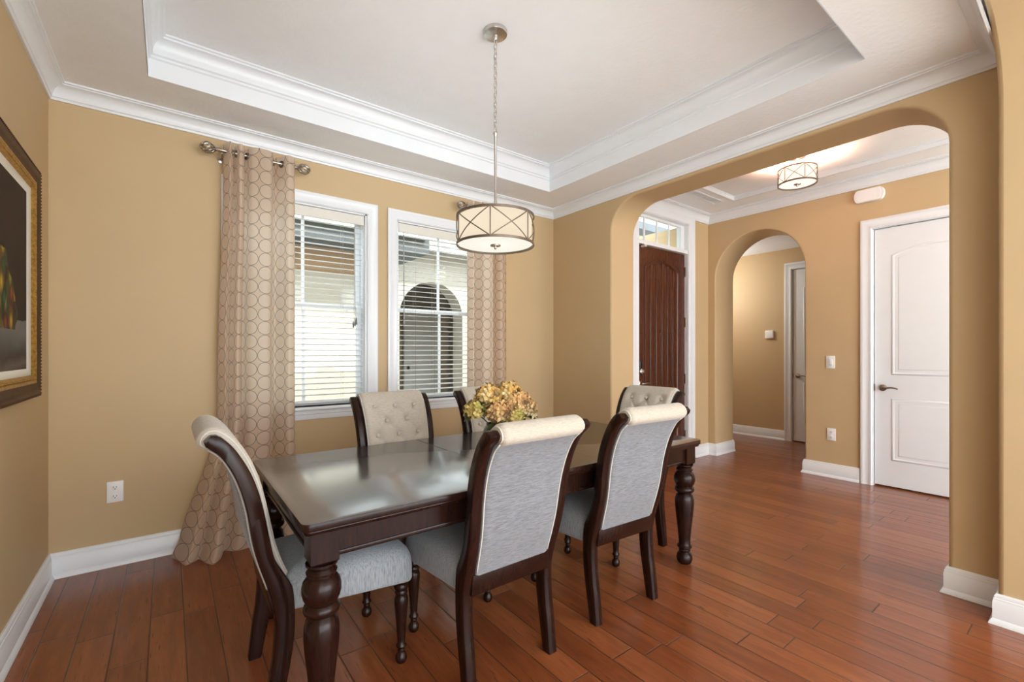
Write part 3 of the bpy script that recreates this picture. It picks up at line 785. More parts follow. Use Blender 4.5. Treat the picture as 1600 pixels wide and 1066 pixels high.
def make_chair(label):
    t = thing('dining_chair', label, 'chair', (0, 0, 0), 0, 'chairs around the dining table')
    nF = 64
    F = crom(FRONT, nF); R = crom(REAR, nF)
    th = 0.044
    for s in (-1, 1):
        bm = BM(); rows = []
        for f, r in zip(F, R):
            row = []
            z = (f[1] + r[1]) / 2; xo = half_w(z); xi = xo - th
            c = 0.004
            d = (f - r); L = max(1e-6, d.length); d = d / L; cc = min(c, L * 0.3)
            for x, p in ((xo - c, f), (xo, f - d * cc), (xo, r + d * cc), (xo - c, r), (xi + c, r), (xi, r + d * cc), (xi, f - d * cc), (xi + c, f)):
                row.append(bm.verts.new((s * x, p[0], p[1])))
            rows.append(row)
        for a, b in zip(rows, rows[1:]):
            for i in range(8): bm.faces.new((a[i], a[(i + 1) % 8], b[(i + 1) % 8], b[i]))
        bm.faces.new(rows[0]); bm.faces.new(rows[-1])
        link('rear_leg', bm, M['espresso'], t, 50)
    # upholstered back: front pad, tufted, rolling over the top
    NB = 13
    buttons = []
    for ri, zb in enumerate((0.950, 0.868, 0.782, 0.695, 0.608)):
        for xb in ((-0.125, 0.0, 0.125) if ri % 2 == 0 else (-0.063, 0.063)): buttons.append((xb, zb))
    # pad surface profile: from the seat up the front, over the roll, to the crease behind
    mid = [f.lerp(r, 0.45) for f, r in zip(F, R)]
    prof = [(0.090, 0.455), (0.066, 0.512), (0.047, 0.570), (0.031, 0.640), (0.014, 0.724), (-0.004, 0.806), (-0.029, 0.882), (-0.061, 0.948), (-0.095, 0.994), (-0.130, 1.021), (-0.163, 1.022), (-0.186, 1.002), (-0.192, 0.976), (-0.180, 0.957), (-0.155, 0.946)]
    NP, NU = 90, 61
    PC = crom(prof, NP)
    def xhalf(z): return half_w(z) - th - 0.001
    bm = BM(); grid = []
    for i, p in enumerate(PC):
        tang = (PC[min(i + 1, NP - 1)] - PC[max(i - 1, 0)]).normalized(); nrm = Vector((-tang.y, tang.x))   # outward (front / up / back)
        nrm = -nrm if nrm.dot(Vector((1, 0.2))) < 0 and i < NP * 0.6 else nrm
        nrm = Vector((tang.y, -tang.x))
        row = []
        front = i < NP * 0.72
        for j in range(NU):
            u = -1 + 2 * j / (NU - 1); x = u * xhalf(min(p[1], 0.98))
            e = max(0.0, (abs(u) - 0.90) / 0.10); dep = -0.013 * e * e
            if front:
                for bx, bz in buttons:
                    d2 = ((x - bx) ** 2 + (p[1] - bz) ** 2)
                    if d2 < 0.006: dep -= 0.019 * math.exp(-d2 / 0.00060)
                # diagonal pleats between the buttons
                for bx, bz in buttons:
                    for ax, az in buttons:
                        if az < bz and 0.03 < bz - az < 0.1 and abs(ax - bx) < 0.09:
                            w = (bz - p[1]) / (bz - az)
                            if 0 < w < 1:
                                dl = abs(x - (bx + (ax - bx) * w)) * 0.8
                                if dl < 0.02: dep -= 0.0062 * math.exp(-(dl / 0.005) ** 2)
            q = p + nrm * dep
            row.append(bm.verts.new((x, q[0], q[1])))
        grid.append(row)
    for a, b in zip(grid, grid[1:]):
        for j in range(NU - 1): bm.faces.new((a[j], a[j + 1], b[j + 1], b[j]))
    # closed sides down to the middle of the posts
    core = crom([(0.055, 0.455), (0.020, 0.570), (-0.012, 0.700), (-0.040, 0.810), (-0.080, 0.900), (-0.125, 0.965), (-0.155, 0.985), (-0.165, 0.975), (-0.158, 0.962), (-0.150, 0.950)], NP)
    for s, jj in ((-1, 0), (1, NU - 1)):
        cv = [bm.verts.new((s * xhalf(min(c[1], 0.98)), c[0], c[1])) for c in core]
        for i in range(NP - 1): bm.faces.new((grid[i][jj], grid[i + 1][jj], cv[i + 1], cv[i]))
    pad = link('backrest', bm, M['linen_front'], t, 60)
    for bx, bz in buttons:
        k = min(range(int(NP * 0.72)), key=lambda i: abs(PC[i][1] - bz)); p = PC[k]
        tang = (PC[k + 1] - PC[k - 1]).normalized(); nrm = Vector((tang.y, -tang.x))
        q = p - nrm * 0.0135
        b_ = BM(); ball(b_, (0, 0, 0), 0.0125, 12, (1, 0.6, 1))
        ang = atan2(nrm.y, nrm.x)
        bmesh.ops.rotate(b_, verts=b_.verts, cent=(0, 0, 0), matrix=Matrix.Rotation(ang, 3, 'X'))
        bmesh.ops.translate(b_, verts=b_.verts, vec=(bx, q[0], q[1]))
        link('button', b_, M['linen_front'], pad, 180)
    for s in (-1, 1):
        b_ = BM(); pts = []
        for i in range(0, NP, 2):
            p = PC[i]; tang = (PC[min(i + 1, NP - 1)] - PC[max(i - 1, 0)]).normalized(); nrm = Vector((tang.y, -tang.x))
            q = p - nrm * 0.011; pts.append((s * (xhalf(min(p[1], 0.98)) - 0.001), q[0], q[1]))
        tube(b_, pts, 0.0032, 6); link('piping', b_, M['welt'], pad, 180)
    # outside back panel
    rp = [(-0.158, 0.952), (-0.128, 0.927), (-0.104, 0.888), (-0.083, 0.842), (-0.065, 0.786), (-0.050, 0.720), (-0.039, 0.648), (-0.029, 0.595), (-0.012, 0.530), (0.010, 0.458), (0.015, 0.432)]
    RC = crom(rp, 50); bm = BM(); g = []
    for ip, p in enumerate(RC):
        row = []; bulge = 0.009 * sin(pi * ip / 49)
        for j in range(25):
            u = -1 + 2 * j / 24; e = max(0, (abs(u) - 0.9) / 0.1)
            row.append(bm.verts.new((u * (xhalf(p[1])), p[0] - 0.003 - bulge * (1 - e * e) + 0.004 * e * e, p[1])))
        g.append(row)
    for a, b in zip(g, g[1:]):
        for j in range(24): bm.faces.new((a[j], a[j + 1], b[j + 1], b[j]))
    for s, jj in ((-1, 0), (1, 24)):
        cv = [bm.verts.new((s * xhalf(p[1]), p[0] + 0.02, p[1])) for p in RC]
        for i in range(len(RC) - 1): bm.faces.new((g[i][jj], g[i + 1][jj], cv[i + 1], cv[i]))
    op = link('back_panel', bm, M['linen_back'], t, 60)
    for s in (-1, 1):
        b_ = BM(); tube(b_, [(s * (xhalf(p[1]) - 0.003), p[0] - 0.003, p[1]) for p in RC[::2]], 0.0028, 6)
        link('piping', b_, M['welt'], op, 180)
    # rear rail
    bm = BM(); box(bm, -0.19, 0.19, 0.012, 0.038, 0.352, 0.436, 0.004)
    for v in bm.verts: v.co.y -= (v.co.z - 0.352) * 0.14 - 0.012
    link('rear_rail', bm, M['espresso'], t, 40)
    # seat: sprung, upholstered down its sides
    bm = BM(); n1, n2 = 28, 28
    ya, yb = 0.045, 0.540; wr, wf = 0.215, 0.238
    def outline(a, ins, z, r):
        pass
    P = []
    def seat_ring(ins, z, rr):
        pts = []
        y0_, y1_ = ya + ins, yb - ins
        for cx, cy, a0 in ((1, 1, 0), (-1, 1, 90), (-1, 0, 180), (1, 0, 270)):
            r = rr if cy else 0.012
            for i in range(9):
                a = radians(a0 + 90 * i / 8)
                w = (wf if cy else wr) - ins
                yy = (y1_ - r if cy else y0_ + r) + r * sin(a)
                pts.append((cx * (w - r) + r * cos(a), yy, z + (0.028 * (1 - (yy - ya) / (yb - ya)) if z < 0.35 else 0)))
        return [bm.verts.new(p) for p in pts]
    rings = [seat_ring(0.012, 0.333, 0.03), seat_ring(0.003, 0.336, 0.035), seat_ring(0.0, 0.345, 0.035), seat_ring(0.0, 0.40, 0.04), seat_ring(0.002, 0.432, 0.045), seat_ring(0.010, 0.455, 0.05), seat_ring(0.026, 0.474, 0.055), seat_ring(0.055, 0.487, 0.06), seat_ring(0.10, 0.495, 0.06), seat_ring(0.15, 0.498, 0.05)]
    m = len(rings[0])
    for a, b in zip(rings, rings[1:]):
        for i in range(m): bm.faces.new((a[i], a[(i + 1) % m], b[(i + 1) % m], b[i]))
    bm.faces.new(rings[0]); bm.faces.new(rings[-1])
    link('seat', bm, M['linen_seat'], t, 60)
    flp = [(0.0, 0.0), (0.013, 0.0), (0.020, 0.006), (0.0235, 0.018), (0.0225, 0.030), (0.016, 0.042), (0.0125, 0.047), (0.0145, 0.051), (0.0145, 0.056), (0.0135, 0.060), (0.018, 0.064), (0.021, 0.069), (0.0205, 0.074), (0.0155, 0.080), (0.0165, 0.10), (0.020, 0.15), (0.0245, 0.205), (0.0275, 0.245), (0.0275, 0.262), (0.024, 0.274), (0.020, 0.280), (0.024, 0.284), (0.0255, 0.289), (0.023, 0.295), (0.0215, 0.299), (0.027, 0.304), (0.0295, 0.313), (0.0265, 0.322), (0.024, 0.326), (0.029, 0.336)]
    for s in (-1, 1):
        bm = BM(); lathe(bm, flp, 24, (s * 0.203, 0.496, 0)); link('front_leg', bm, M['espresso'], t, 50)
    return t
proto = make_chair('linen chair at the table end nearest the painting, backed to the left wall')
proto.location = (0.260, 1.945, 0); proto.rotation_euler = (0, 0, radians(-90))
for x, y, rz, lab in (
        (1.088, 1.405, 0, 'nearer of the two linen chairs seen from behind, close to the turned table leg'),
        (1.789, 1.405, radians(-3.3), 'farther of the two linen chairs seen from behind, toward the foyer'),
        (1.095, 2.548, radians(180), 'tufted linen chair by the wall between the two windows, left of the flowers'),
        (1.800, 2.548, radians(180), 'tufted linen chair on the window side, half hidden behind the flowers'),
        (2.605, 1.957, radians(90), 'tufted cream chair at the end of the table nearest the front door')):
    c = copy_tree(proto); c.location = (x, y, 0); c.rotation_euler = (0, 0, rz); c['label'] = lab

# ------------------------------------------------------------------ hydrangeas in a vase
VX, VY = 1.43, 1.985
t = thing('vase', 'dark green rounded vase of hydrangeas on the dining table', 'vase', (VX, VY, TZ))
M['vase'] = simple('dark green glazed ceramic', (0.028, 0.045, 0.018), 0.2, coat=0.5, var=0.25, var_scale=12)
bm = BM(); lathe(bm, [(0.0, 0.0), (0.060, 0.0), (0.065, 0.006), (0.082, 0.03), (0.094, 0.065), (0.095, 0.09), (0.086, 0.115), (0.075, 0.128), (0.078, 0.137), (0.074, 0.138), (0.068, 0.128), (0.078, 0.112), (0.086, 0.09), (0.08, 0.05), (0.05, 0.012), (0.0, 0.010)], 40); link('body', bm, M['vase'], t, 60)
def mat_petals(name, a, b, c):
    m, nt, bs = new_mat(name)
    g = nt.nodes.new('ShaderNodeNewGeometry')
    nt.links.new(ramp(nt, g.outputs['Random Per Island'], [(0.06, tuple(q * 0.22 for q in c)), (0.22, a), (0.55, b), (0.9, c)]), bs.inputs['Base Color'])
    bs.inputs['Roughness'].default_value = 0.7
    bs.inputs['Subsurface Weight'].default_value = 0.0
    return m
PET = [mat_petals('golden petals', (0.62, 0.34, 0.07), (0.74, 0.52, 0.18), (0.74, 0.60, 0.32)),
       mat_petals('peach petals', (0.60, 0.30, 0.11), (0.76, 0.54, 0.26), (0.74, 0.48, 0.20)),
       mat_petals('cream petals', (0.58, 0.34, 0.13), (0.78, 0.62, 0.36), (0.74, 0.52, 0.24)),
       mat_petals('green tinged petals', (0.40, 0.36, 0.08), (0.70, 0.54, 0.19), (0.64, 0.46, 0.14))]
M['leaf'] = simple('dark green leaf', (0.035, 0.062, 0.018), 0.5, var=0.4, var_scale=30)
def flower_mesh(seed, R):
    rnd = random.Random(seed); bm = BM(); n = 62
    for i in range(n):
        z = 1 - 1.65 * (i + 0.5) / n; a = i * 2.39996
        r = sqrt(max(0, 1 - z * z)); d = Vector((r * cos(a), r * sin(a), z)).normalized()
        d = (d + Vector((rnd.uniform(-.12, .12), rnd.uniform(-.12, .12), rnd.uniform(-.12, .12)))).normalized()
        c = d * R * rnd.uniform(0.80, 1.14); c.z *= 0.80
        u = d.orthogonal().normalized(); v = d.cross(u); ph = rnd.uniform(0, pi); sz = R * rnd.uniform(0.30, 0.44)
        cen = bm.verts.new(c - d * sz * 0.25)
        for k in range(4):
            aa = ph + k * pi / 2
            e = u * cos(aa) + v * sin(aa); f = u * cos(aa + pi / 2) + v * sin(aa + pi / 2)
            lift = rnd.uniform(-0.25, 0.45)
            q1 = bm.verts.new(c + e * sz * 0.55 + f * sz * 0.38 + d * sz * lift * 0.5)
            q2 = bm.verts.new(c + e * sz * 1.0 + f * sz * 0.1 + d * sz * lift)
            q3 = bm.verts.new(c + e * sz * 0.9 - f * sz * 0.25 + d * sz * (lift - 0.1))
            q4 = bm.verts.new(c + e * sz * 0.5 - f * sz * 0.38 + d * sz * lift * 0.4)
            bm.faces.new((cen, q4, q3, q2, q1))
    ball(bm, (0, 0, -R * 0.1), R * 0.66, 12)
    return bm
def leaf_mesh(bm, base, direc, L, wd):
    d = Vector(direc).normalized(); s = d.cross(Vector((0, 0, 1))).normalized(); up = s.cross(d)
    prev = None
    for i in range(9):
        f = i / 8; w = wd * sin(pi * min(1, f * 0.92 + 0.06)) ; p = Vector(base) + d * L * f + Vector((0, 0, -0.25 * L * f * f))
        row = [bm.verts.new(p - s * w + up * w * 0.25), bm.verts.new(p), bm.verts.new(p + s * w + up * w * 0.25)]
        if prev:
            for k in range(2): bm.faces.new((prev[k], prev[k + 1], row[k + 1], row[k]))
        prev = row
heads = [  # offset from the vase axis, radius, petal colour, label
    ((-0.045, -0.065, 0.205), 0.072, 1, 'peach hydrangea head low at the front of the vase, left of centre'),
    ((-0.128, 0.045, 0.215), 0.060, 3, 'green tinged hydrangea head at the left edge of the bouquet'),
    ((-0.065, 0.020, 0.292), 0.066, 0, 'golden hydrangea head at the upper left of the bouquet'),
    ((0.035, -0.030, 0.305), 0.066, 0, 'golden hydrangea head at the top of the bouquet'),
    ((0.055, -0.085, 0.250), 0.070, 1, 'peach hydrangea head in the middle front of the bouquet'),
    ((0.118, -0.075, 0.215), 0.062, 2, 'cream hydrangea head at the right edge of the bouquet'),
    ((0.075, 0.055, 0.250), 0.064, 2, 'cream hydrangea head at the back right of the bouquet'),
    ((-0.020, 0.095, 0.245), 0.062, 3, 'green tinged hydrangea head at the back of the bouquet'),
    ((0.010, -0.115, 0.185), 0.056, 3, 'green tinged hydrangea head hanging low over the vase rim'),
]
for k, (p, R, ci, lab) in enumerate(heads):
    h = thing('hydrangea', lab, 'flower', (VX + p[0], VY + p[1], TZ + p[2]), 0, 'hydrangeas in the vase')
    link('bloom', flower_mesh(k, R), PET[ci], h, None, recalc=False)
    bm = BM(); tube(bm, crom([(0, 0, -R * 0.3), (-p[0] * 0.4, -p[1] * 0.4, -0.06), (-p[0] * 0.72, -p[1] * 0.72, -p[2] + 0.10), (-p[0] * 0.8, -p[1] * 0.8, -p[2] + 0.04)], 10), 0.0035, 6); link('stem', bm, M['leaf'], h, 180)
    ang = atan2(p[1], p[0]); bm = BM()
    leaf_mesh(bm, (0, 0, -R * 0.55), (cos(ang + 0.5), sin(ang + 0.5), 0.0), R * 1.35, 0.022)
    leaf_mesh(bm, (0, 0, -R * 0.6), (cos(ang - 0.8), sin(ang - 0.8), -0.15), R * 1.3, 0.022)
    link('leaves', bm, M['leaf'], h, 180, recalc=False)

# ------------------------------------------------------------------ ceiling lamps
def drum(parent, R, z0, z1, a_off, nbay, mats, rod=0.0035):
    shade, diff = mats
    bm = BM(); lathe(bm, [(R - 0.012, z0 + 0.004), (R - 0.012, z1 - 0.004)], 72, cap=False); link('shade', bm, shade, parent, 180)
    bm = BM(); lathe(bm, [(R - 0.010, z0 + 0.004), (R * 0.6, z0 + 0.002), (0.0, z0 + 0.0015)], 72, cap=False); link('diffuser', bm, diff, parent, 180)
    bm = BM()
    for z in (z0, z1):
        lathe(bm, [(R - 0.004, z - 0.006), (R + 0.002, z - 0.006), (R + 0.002, z + 0.006), (R - 0.004, z + 0.006), (R - 0.004, z - 0.006)], 72, cap=False)
    for k in range(nbay):
        a = a_off + 2 * pi * k / nbay; b = a + 2 * pi / nbay
        tube(bm, [(R * cos(a), R * sin(a), z0), (R * cos(a), R * sin(a), z1)], rod, 6)
        for s0, s1 in ((z0, z1), (z1, z0)):
            pts = []
            for i in range(13):
                f = i / 12; aa = a + (b - a) * f; pts.append((R * cos(aa), R * sin(aa), s0 + (s1 - s0) * f))
            tube(bm, pts, rod * 0.85, 6)
    link('frame', bm, M['lampmetal'], parent, 60)
    bm = BM()
    for k in range(3):
        a = a_off + 2 * pi * k / 3; tube(bm, [(0, 0, z1 - 0.005), (R * cos(a), R * sin(a), z1 - 0.002)], 0.004, 6)
    link('spider', bm, M['nickel'], parent, 60)
    bm = BM(); lathe(bm, [(0.0, z0 - 0.024), (0.006, z0 - 0.021), (0.008, z0 - 0.014), (0.006, z0 - 0.010), (0.012, z0 - 0.008), (0.027, z0 - 0.006), (0.029, z0 - 0.001), (0.026, z0 + 0.002)], 24); link('finial', bm, M['nickel'], parent, 50)
PX, PY = 1.398, 1.985
lp = thing('pendant_lamp', 'drum pendant lamp with crossed metal bands hanging on a chain over the table', 'lamp', (PX, PY, 1.845))
aoff = atan2(-PY, -PX) - radians(7)
drum(lp, 0.208, 0.0, 0.150, aoff, 6, (M['shade'], M['diffuser']))
bm = BM(); lathe(bm, [(0.0125, 0.135), (0.0125, 0.185), (0.0145, 0.187), (0.0145, 0.196), (0.011, 0.20), (0.0095, 0.225), (0.0075, 0.24), (0.0075, 0.585), (0.009, 0.59), (0.012, 0.598), (0.0125, 0.604), (0.008, 0.612), (0.004, 0.616)], 20); link('stem', bm, M['nickel'], lp, 50)
bm = BM(); ch0, ch1 = 0.614, 1.108; nl = 19; ln_ = (ch1 - ch0) / nl
for k in range(nl):
    zc = ch0 + ln_ * (k + 0.5); a = radians(90 * (k % 2) + 18); hl = ln_ * 0.66; w = 0.0085
    pts = []
    for i in range(16):
        q = 2 * pi * i / 16; x = w * cos(q); z = (hl - w) * (1 if sin(q) > 0 else -1) * (1 if abs(sin(q)) > 0.01 else 0) + w * sin(q)
        pts.append((x * cos(a), x * sin(a), zc + z))
    tube(bm, pts, 0.0024, 6, True)
link('chain', bm, M['nickel'], lp, 180)
bm = BM(); lathe(bm, [(0.064, 1.150), (0.064, 1.137), (0.062, 1.132), (0.035, 1.127), (0.014, 1.125), (0.013, 1.118), (0.010, 1.106), (0.006, 1.100), (0.0, 1.099)], 40); link('canopy', bm, M['nickel'], lp, 50)
l = add_light('pendant_bulb', 'POINT', (0, 0, 0.085), 14.5, (0.90, 0.95, 1.0), shadow_soft_size=0.035); l.parent = lp

LX, LY = 4.43, 1.647
lf = thing('flush_mount_lamp', 'small drum ceiling lamp with crossed metal bands in the foyer', 'lamp', (LX, LY, 2.758))
drum(lf, 0.150, 0.0, 0.128, atan2(-LY, -LX) + radians(22), 6, (M['shade_f'], M['diffuser_f']), 0.003)
bm = BM(); lathe(bm, [(0.010, 0.12), (0.010, 0.215), (0.02, 0.222), (0.055, 0.226), (0.064, 0.230), (0.064, 0.2425)], 32); link('canopy', bm, M['nickel'], lf, 50)
l = add_light('flush_bulb', 'POINT', (0, 0, 0.075), 50, (1.0, 0.52, 0.36), shadow_soft_size=0.03); l.parent = lf
# hall lamp, out of sight round the corner of the hall
add_light('hall_lamp', 'POINT', (6.35, 3.75, 2.2), 25, (0.92, 0.96, 1.0), shadow_soft_size=0.08)

# ------------------------------------------------------------------ curtains and rods
def curtain(label, xs_path, sway, group, zt, ypos, grommet_x):
    """xs_path: (x, y) fold path at the top; sway(u, z) -> (dx, dy) lower down"""
    path = crom(xs_path, 150)
    L = [0.0]
    for a, b in zip(path, path[1:]): L.append(L[-1] + (b - a).length)
    bm = BM(); uvl = bm.loops.layers.uv.new('UVMap')
    nz = 90; rows = []; x_mid = sum(p[0] for p in path) / len(path)
    for k in range(nz + 1):
        z = zt * (1 - k / nz)
        row = []
        for i, p in enumerate(path):
            u = i / (len(path) - 1)
            dx, dy, sy = sway(u, z)
            row.append((bm.verts.new((p[0] + dx, ypos + p[1] * sy + dy, z + 0.004)), L[i], z))
        rows.append(row)
    for a, b in zip(rows, rows[1:]):
        for i in range(len(path) - 1):
            q = (a[i], a[i + 1], b[i + 1], b[i]); f = bm.faces.new([w[0] for w in q])
            for lp_, w in zip(f.loops, q): lp_[uvl].uv = (w[1], w[2])
    t = thing('curtain', label, 'curtain', (x_mid, ypos, 0), 0, group)
    for v in bm.verts: v.co -= t.location
    o = link('fabric_panel', bm, M['curtain'], t, 180, recalc=False)
    for gx in grommet_x:
        b_ = BM(); pts = [(0.0, 0.019 * cos(q), 0.019 * sin(q)) for q in [2 * pi * i / 20 for i in range(20)]]
        tube(b_, pts, 0.0055, 8, True)
        bmesh.ops.rotate(b_, verts=b_.verts, cent=(0, 0, 0), matrix=Matrix.Rotation(radians(gx[1]), 3, 'Z'))
        bmesh.ops.translate(b_, verts=b_.verts, vec=(gx[0] - x_mid, 0, zt - 0.052)); link('grommet', b_, M['bronze'], t, 180)
    return t
def sm(x, a, b):
    f = max(0.0, min(1.0, (x - a) / (b - a))); return f * f * (3 - 2 * f)
def sway_left(u, z):
    low = sm(-z, -1.05, 0.0)
    k = (1 - u)
    dx = -0.03 * k * sm(-z, -2.4, -1.2) - 0.21 * (k ** 1.3) * low ** 1.6
    bulge = math.exp(-((u - 0.28) / 0.26) ** 2)
    dy = -0.17 * bulge * low ** 2.2 - 0.02 * low + 0.05 * k ** 4 * low
    # hem breaking on the floor
    hem = sm(-z, -0.10, 0.0)
    dx += -0.03 * k * hem; dy += -0.025 * bulge * hem
    return dx, dy, 1.0 + 0.25 * low
A = 0.052
curtain('long champagne curtain with ring pattern, puddling on the floor behind the end chair',
        [(0.282, 0.035), (0.300, -0.01), (0.314, -A), (0.330, -0.01), (0.342, A), (0.352, 0.01), (0.372, -A), (0.398, -0.012), (0.405, A * 0.9), (0.418, 0.02), (0.440, -A * 0.7), (0.490, -A), (0.545, -A * 0.9), (0.572, 0.0), (0.590, A), (0.612, 0.03), (0.632, -0.012), (0.660, -A), (0.690, -A * 0.7), (0.706, -0.01)],
        sway_left, 'ring patterned curtains', 2.628, 3.468, [(0.326, 18), (0.352, -25), (0.412, 20), (0.568, -30), (0.622, 25)])
def sway_right(u, z):
    low = sm(-z, -1.2, 0.0); return 0.01 * (u - 0.5) * low, -0.01 * low, 1.0
curtain('narrow ring patterned curtain right of the second window, behind the pendant lamp',
        [(2.150, 0.03), (2.165, 0.0), (2.185, -0.03), (2.205, 0.0), (2.222, A), (2.245, 0.01), (2.270, -A), (2.330, -A), (2.385, -A * 0.8), (2.405, 0.01), (2.425, A), (2.445, 0.01), (2.470, -A), (2.520, -A * 0.8), (2.545, 0.0), (2.570, A), (2.585, 0.02)],
        sway_right, 'ring patterned curtains', 2.628, 3.468, [(2.207, 20), (2.246, -25), (2.402, 25), (2.447, -25)])
def rod(xa, xb, label):
    zr = 2.578
    t = thing('curtain_rod', label, 'curtain rod', ((xa + xb) / 2, 3.468, zr), 0, 'short pewter curtain rods')
    h = (xb - xa) / 2
    bm = BM(); tube(bm, [(-h, 0, 0), (h, 0, 0)], 0.0095, 14); link('rod', bm, M['pewter'], t, 60)
    for s in (-1, 1):
        bm = BM()
        lathe(bm, [(0.011, s * h), (0.017, s * (h + 0.004)), (0.017, s * (h + 0.010)), (0.011, s * (h + 0.014)), (0.013, s * (h + 0.022)), (0.018, s * (h + 0.026)), (0.012, s * (h + 0.032))], 16, axis='X')
        cx = s * (h + 0.066); R = 0.036
        for k in range(8):                          # open twisted cage
            a0 = 2 * pi * k / 8; pts = []
            for i in range(15):
                f = i / 14; ph = -pi / 2 + pi * f; a = a0 + 1.9 * f
                pts.append((cx + s * R * 1.05 * sin(ph), R * cos(ph) * cos(a) * 0.95, R * cos(ph) * sin(a) * 0.95))
            tube(bm, pts, 0.0046, 6)
        ball(bm, (cx + s * R * 1.02, 0, 0), 0.009, 10)
        link('finial', bm, M['pewter'], t, 60)
        bm = BM(); bx = s * (h - 0.012)
        tube(bm, [(bx, 0.1, -0.03), (bx, 0.05, -0.026), (bx, 0.0, -0.018)], 0.006, 8); lathe(bm, [(0.02, 0.103), (0.02, 0.097), (0.008, 0.094)], 16, (bx, 0, -0.03), 'Y')
        tube(bm, [(bx, 0.013 * cos(q), 0.013 * sin(q)) for q in [pi + pi * i / 8 for i in range(9)]], 0.004, 6)
        link('bracket', bm, M['pewter'], t, 60)
    return t
rod(0.262, 0.702, 'pewter curtain rod with cage finials over the large left curtain')
rod(2.140, 2.590, 'pewter curtain rod with cage finials, mostly behind the pendant lamp')

# ------------------------------------------------------------------ framed still life on the left wall
def mat_canvas():
    m, nt, b = new_mat('dark still life canvas')
    t = nt.nodes.new('ShaderNodeTexCoord'); sep = nt.nodes.new('ShaderNodeSeparateXYZ'); nt.links.new(t.outputs['Object'], sep.inputs[0])
    y, z = sep.outputs[1], sep.outputs[2]
    v = coords(nt, 'Object', (1, 1, 1))
    bgc = ramp(nt, noise(nt, v, 2.2, 4), [(0.3, (0.008, 0.004, 0.005)), (0.7, (0.026, 0.013, 0.011))])
    # ledge
    ledge = math_n(nt, 'LESS_THAN', z, math_n(nt, 'MULTIPLY_ADD', noise(nt, v, 5, 2), 0.05, -0.215))
    lc = ramp(nt, math_n(nt, 'MULTIPLY_ADD', z, 3.0, math_n(nt, 'MULTIPLY_ADD', noise(nt, v, 6, 3), 0.35, 1.30)), [(0.18, (0.035, 0.022, 0.017)), (0.30, (0.12, 0.10, 0.08)), (0.42, (0.05, 0.038, 0.032)), (0.75, (0.15, 0.15, 0.145))])
    c = mixc(nt, ledge, bgc, lc)
    # pile of fruit
    vo = nt.nodes.new('ShaderNodeTexVoronoi'); vo.inputs['Scale'].default_value = 15.0; nt.links.new(coords(nt, 'Object', (1, 1.35, 0.9)), vo.inputs['Vector'])
    wn = nt.nodes.new('ShaderNodeSeparateColor'); nt.links.new(vo.outputs['Color'], wn.inputs[0])
    fc = ramp(nt, wn.outputs[0], [(0.05, (0.03, 0.09, 0.04)), (0.25, (0.45, 0.33, 0.03)), (0.42, (0.42, 0.10, 0.03)), (0.58, (0.10, 0.022, 0.04)), (0.74, (0.12, 0.22, 0.10)), (0.92, (0.55, 0.24, 0.10))])
    round_ = ramp(nt, vo.outputs['Distance'], [(0.12, (1.25, 1.25, 1.25)), (0.55, (0.25, 0.25, 0.25))])
    fc = mixc(nt, 1.0, fc, round_, 'MULTIPLY')
    dy = math_n(nt, 'DIVIDE', y, 0.52); dz = math_n(nt, 'DIVIDE', math_n(nt, 'SUBTRACT', z, -0.17), 0.55)
    dist = math_n(nt, 'ADD', math_n(nt, 'ABSOLUTE', dy), math_n(nt, 'ABSOLUTE', dz))
    dist = math_n(nt, 'ADD', dist, math_n(nt, 'MULTIPLY_ADD', noise(nt, v, 7, 2), 0.5, -0.25))
    fm = math_n(nt, 'MULTIPLY', math_n(nt, 'LESS_THAN', dist, 1.0), math_n(nt, 'GREATER_THAN', z, -0.235))
    c = mixc(nt, fm, c, fc)
    nt.links.new(c, b.inputs['Base Color']); b.inputs['Roughness'].default_value = 0.55; b.inputs['Specular IOR Level'].default_value = 0.15
    bump(nt, b, noise(nt, v, 160, 3), 0.2)
    return m
PY0, PY1, PZ0, PZ1 = 1.60, 3.158, 1.050, 2.150
pt = thing('framed_painting', 'dark still life of fruit in a brown and gold frame on the left wall', 'painting', (XC, (PY0 + PY1) / 2, (PZ0 + PZ1) / 2))
hy_, hz_ = (PY1 - PY0) / 2, (PZ1 - PZ0) / 2
rc = [(-hy_, -hz_), (hy_, -hz_), (hy_, hz_), (-hy_, hz_)]
M['framebrown'] = mat_wood('brown carved frame', (0.035, 0.013, 0.006), (0.09, 0.036, 0.014), 0.45, 0.0, (5, 5, 5), 0.2)
M['gilt'] = simple('antique gilt', (0.42, 0.25, 0.06), 0.38, 0.75, var=0.35, var_scale=70)
M['liner'] = simple('cream frame liner', (0.72, 0.68, 0.58), 0.6)
def fr(prof, nm, mat, sm_=40):
    bm = BM(); sweep2d(bm, rc, prof, lambda y, z, h: (h, y, z)); return link(nm, bm, mat, pt, sm_)
fr([(0, 0), (0, 0.020), (0.008, 0.034), (0.022, 0.040), (0.045, 0.034), (0.070, 0.028)], 'outer_frame', M['framebrown'])
fr([(0.068, 0.022), (0.072, 0.034), (0.080, 0.036), (0.088, 0.030), (0.098, 0.032), (0.106, 0.026), (0.112, 0.018)], 'gilt_moulding', M['gilt'])
bm = BM()
def beads(off, step, r, h):
    a, b = hy_ - off, hz_ - off
    for (p, q) in (((-a, -b), (a, -b)), ((a, -b), (a, b)), ((a, b), (-a, b)), ((-a, b), (-a, -b))):
        L_ = math.hypot(q[0] - p[0], q[1] - p[1]); n = int(L_ / step)
        for i in range(n):
            f = (i + 0.5) / n; m_ = Matrix.Translation((h, p[0] + (q[0] - p[0]) * f, p[1] + (q[1] - p[1]) * f)) @ Matrix.Diagonal((r, r, r, 1))
            bmesh.ops.create_icosphere(bm, subdivisions=1, radius=1.0, matrix=m_)
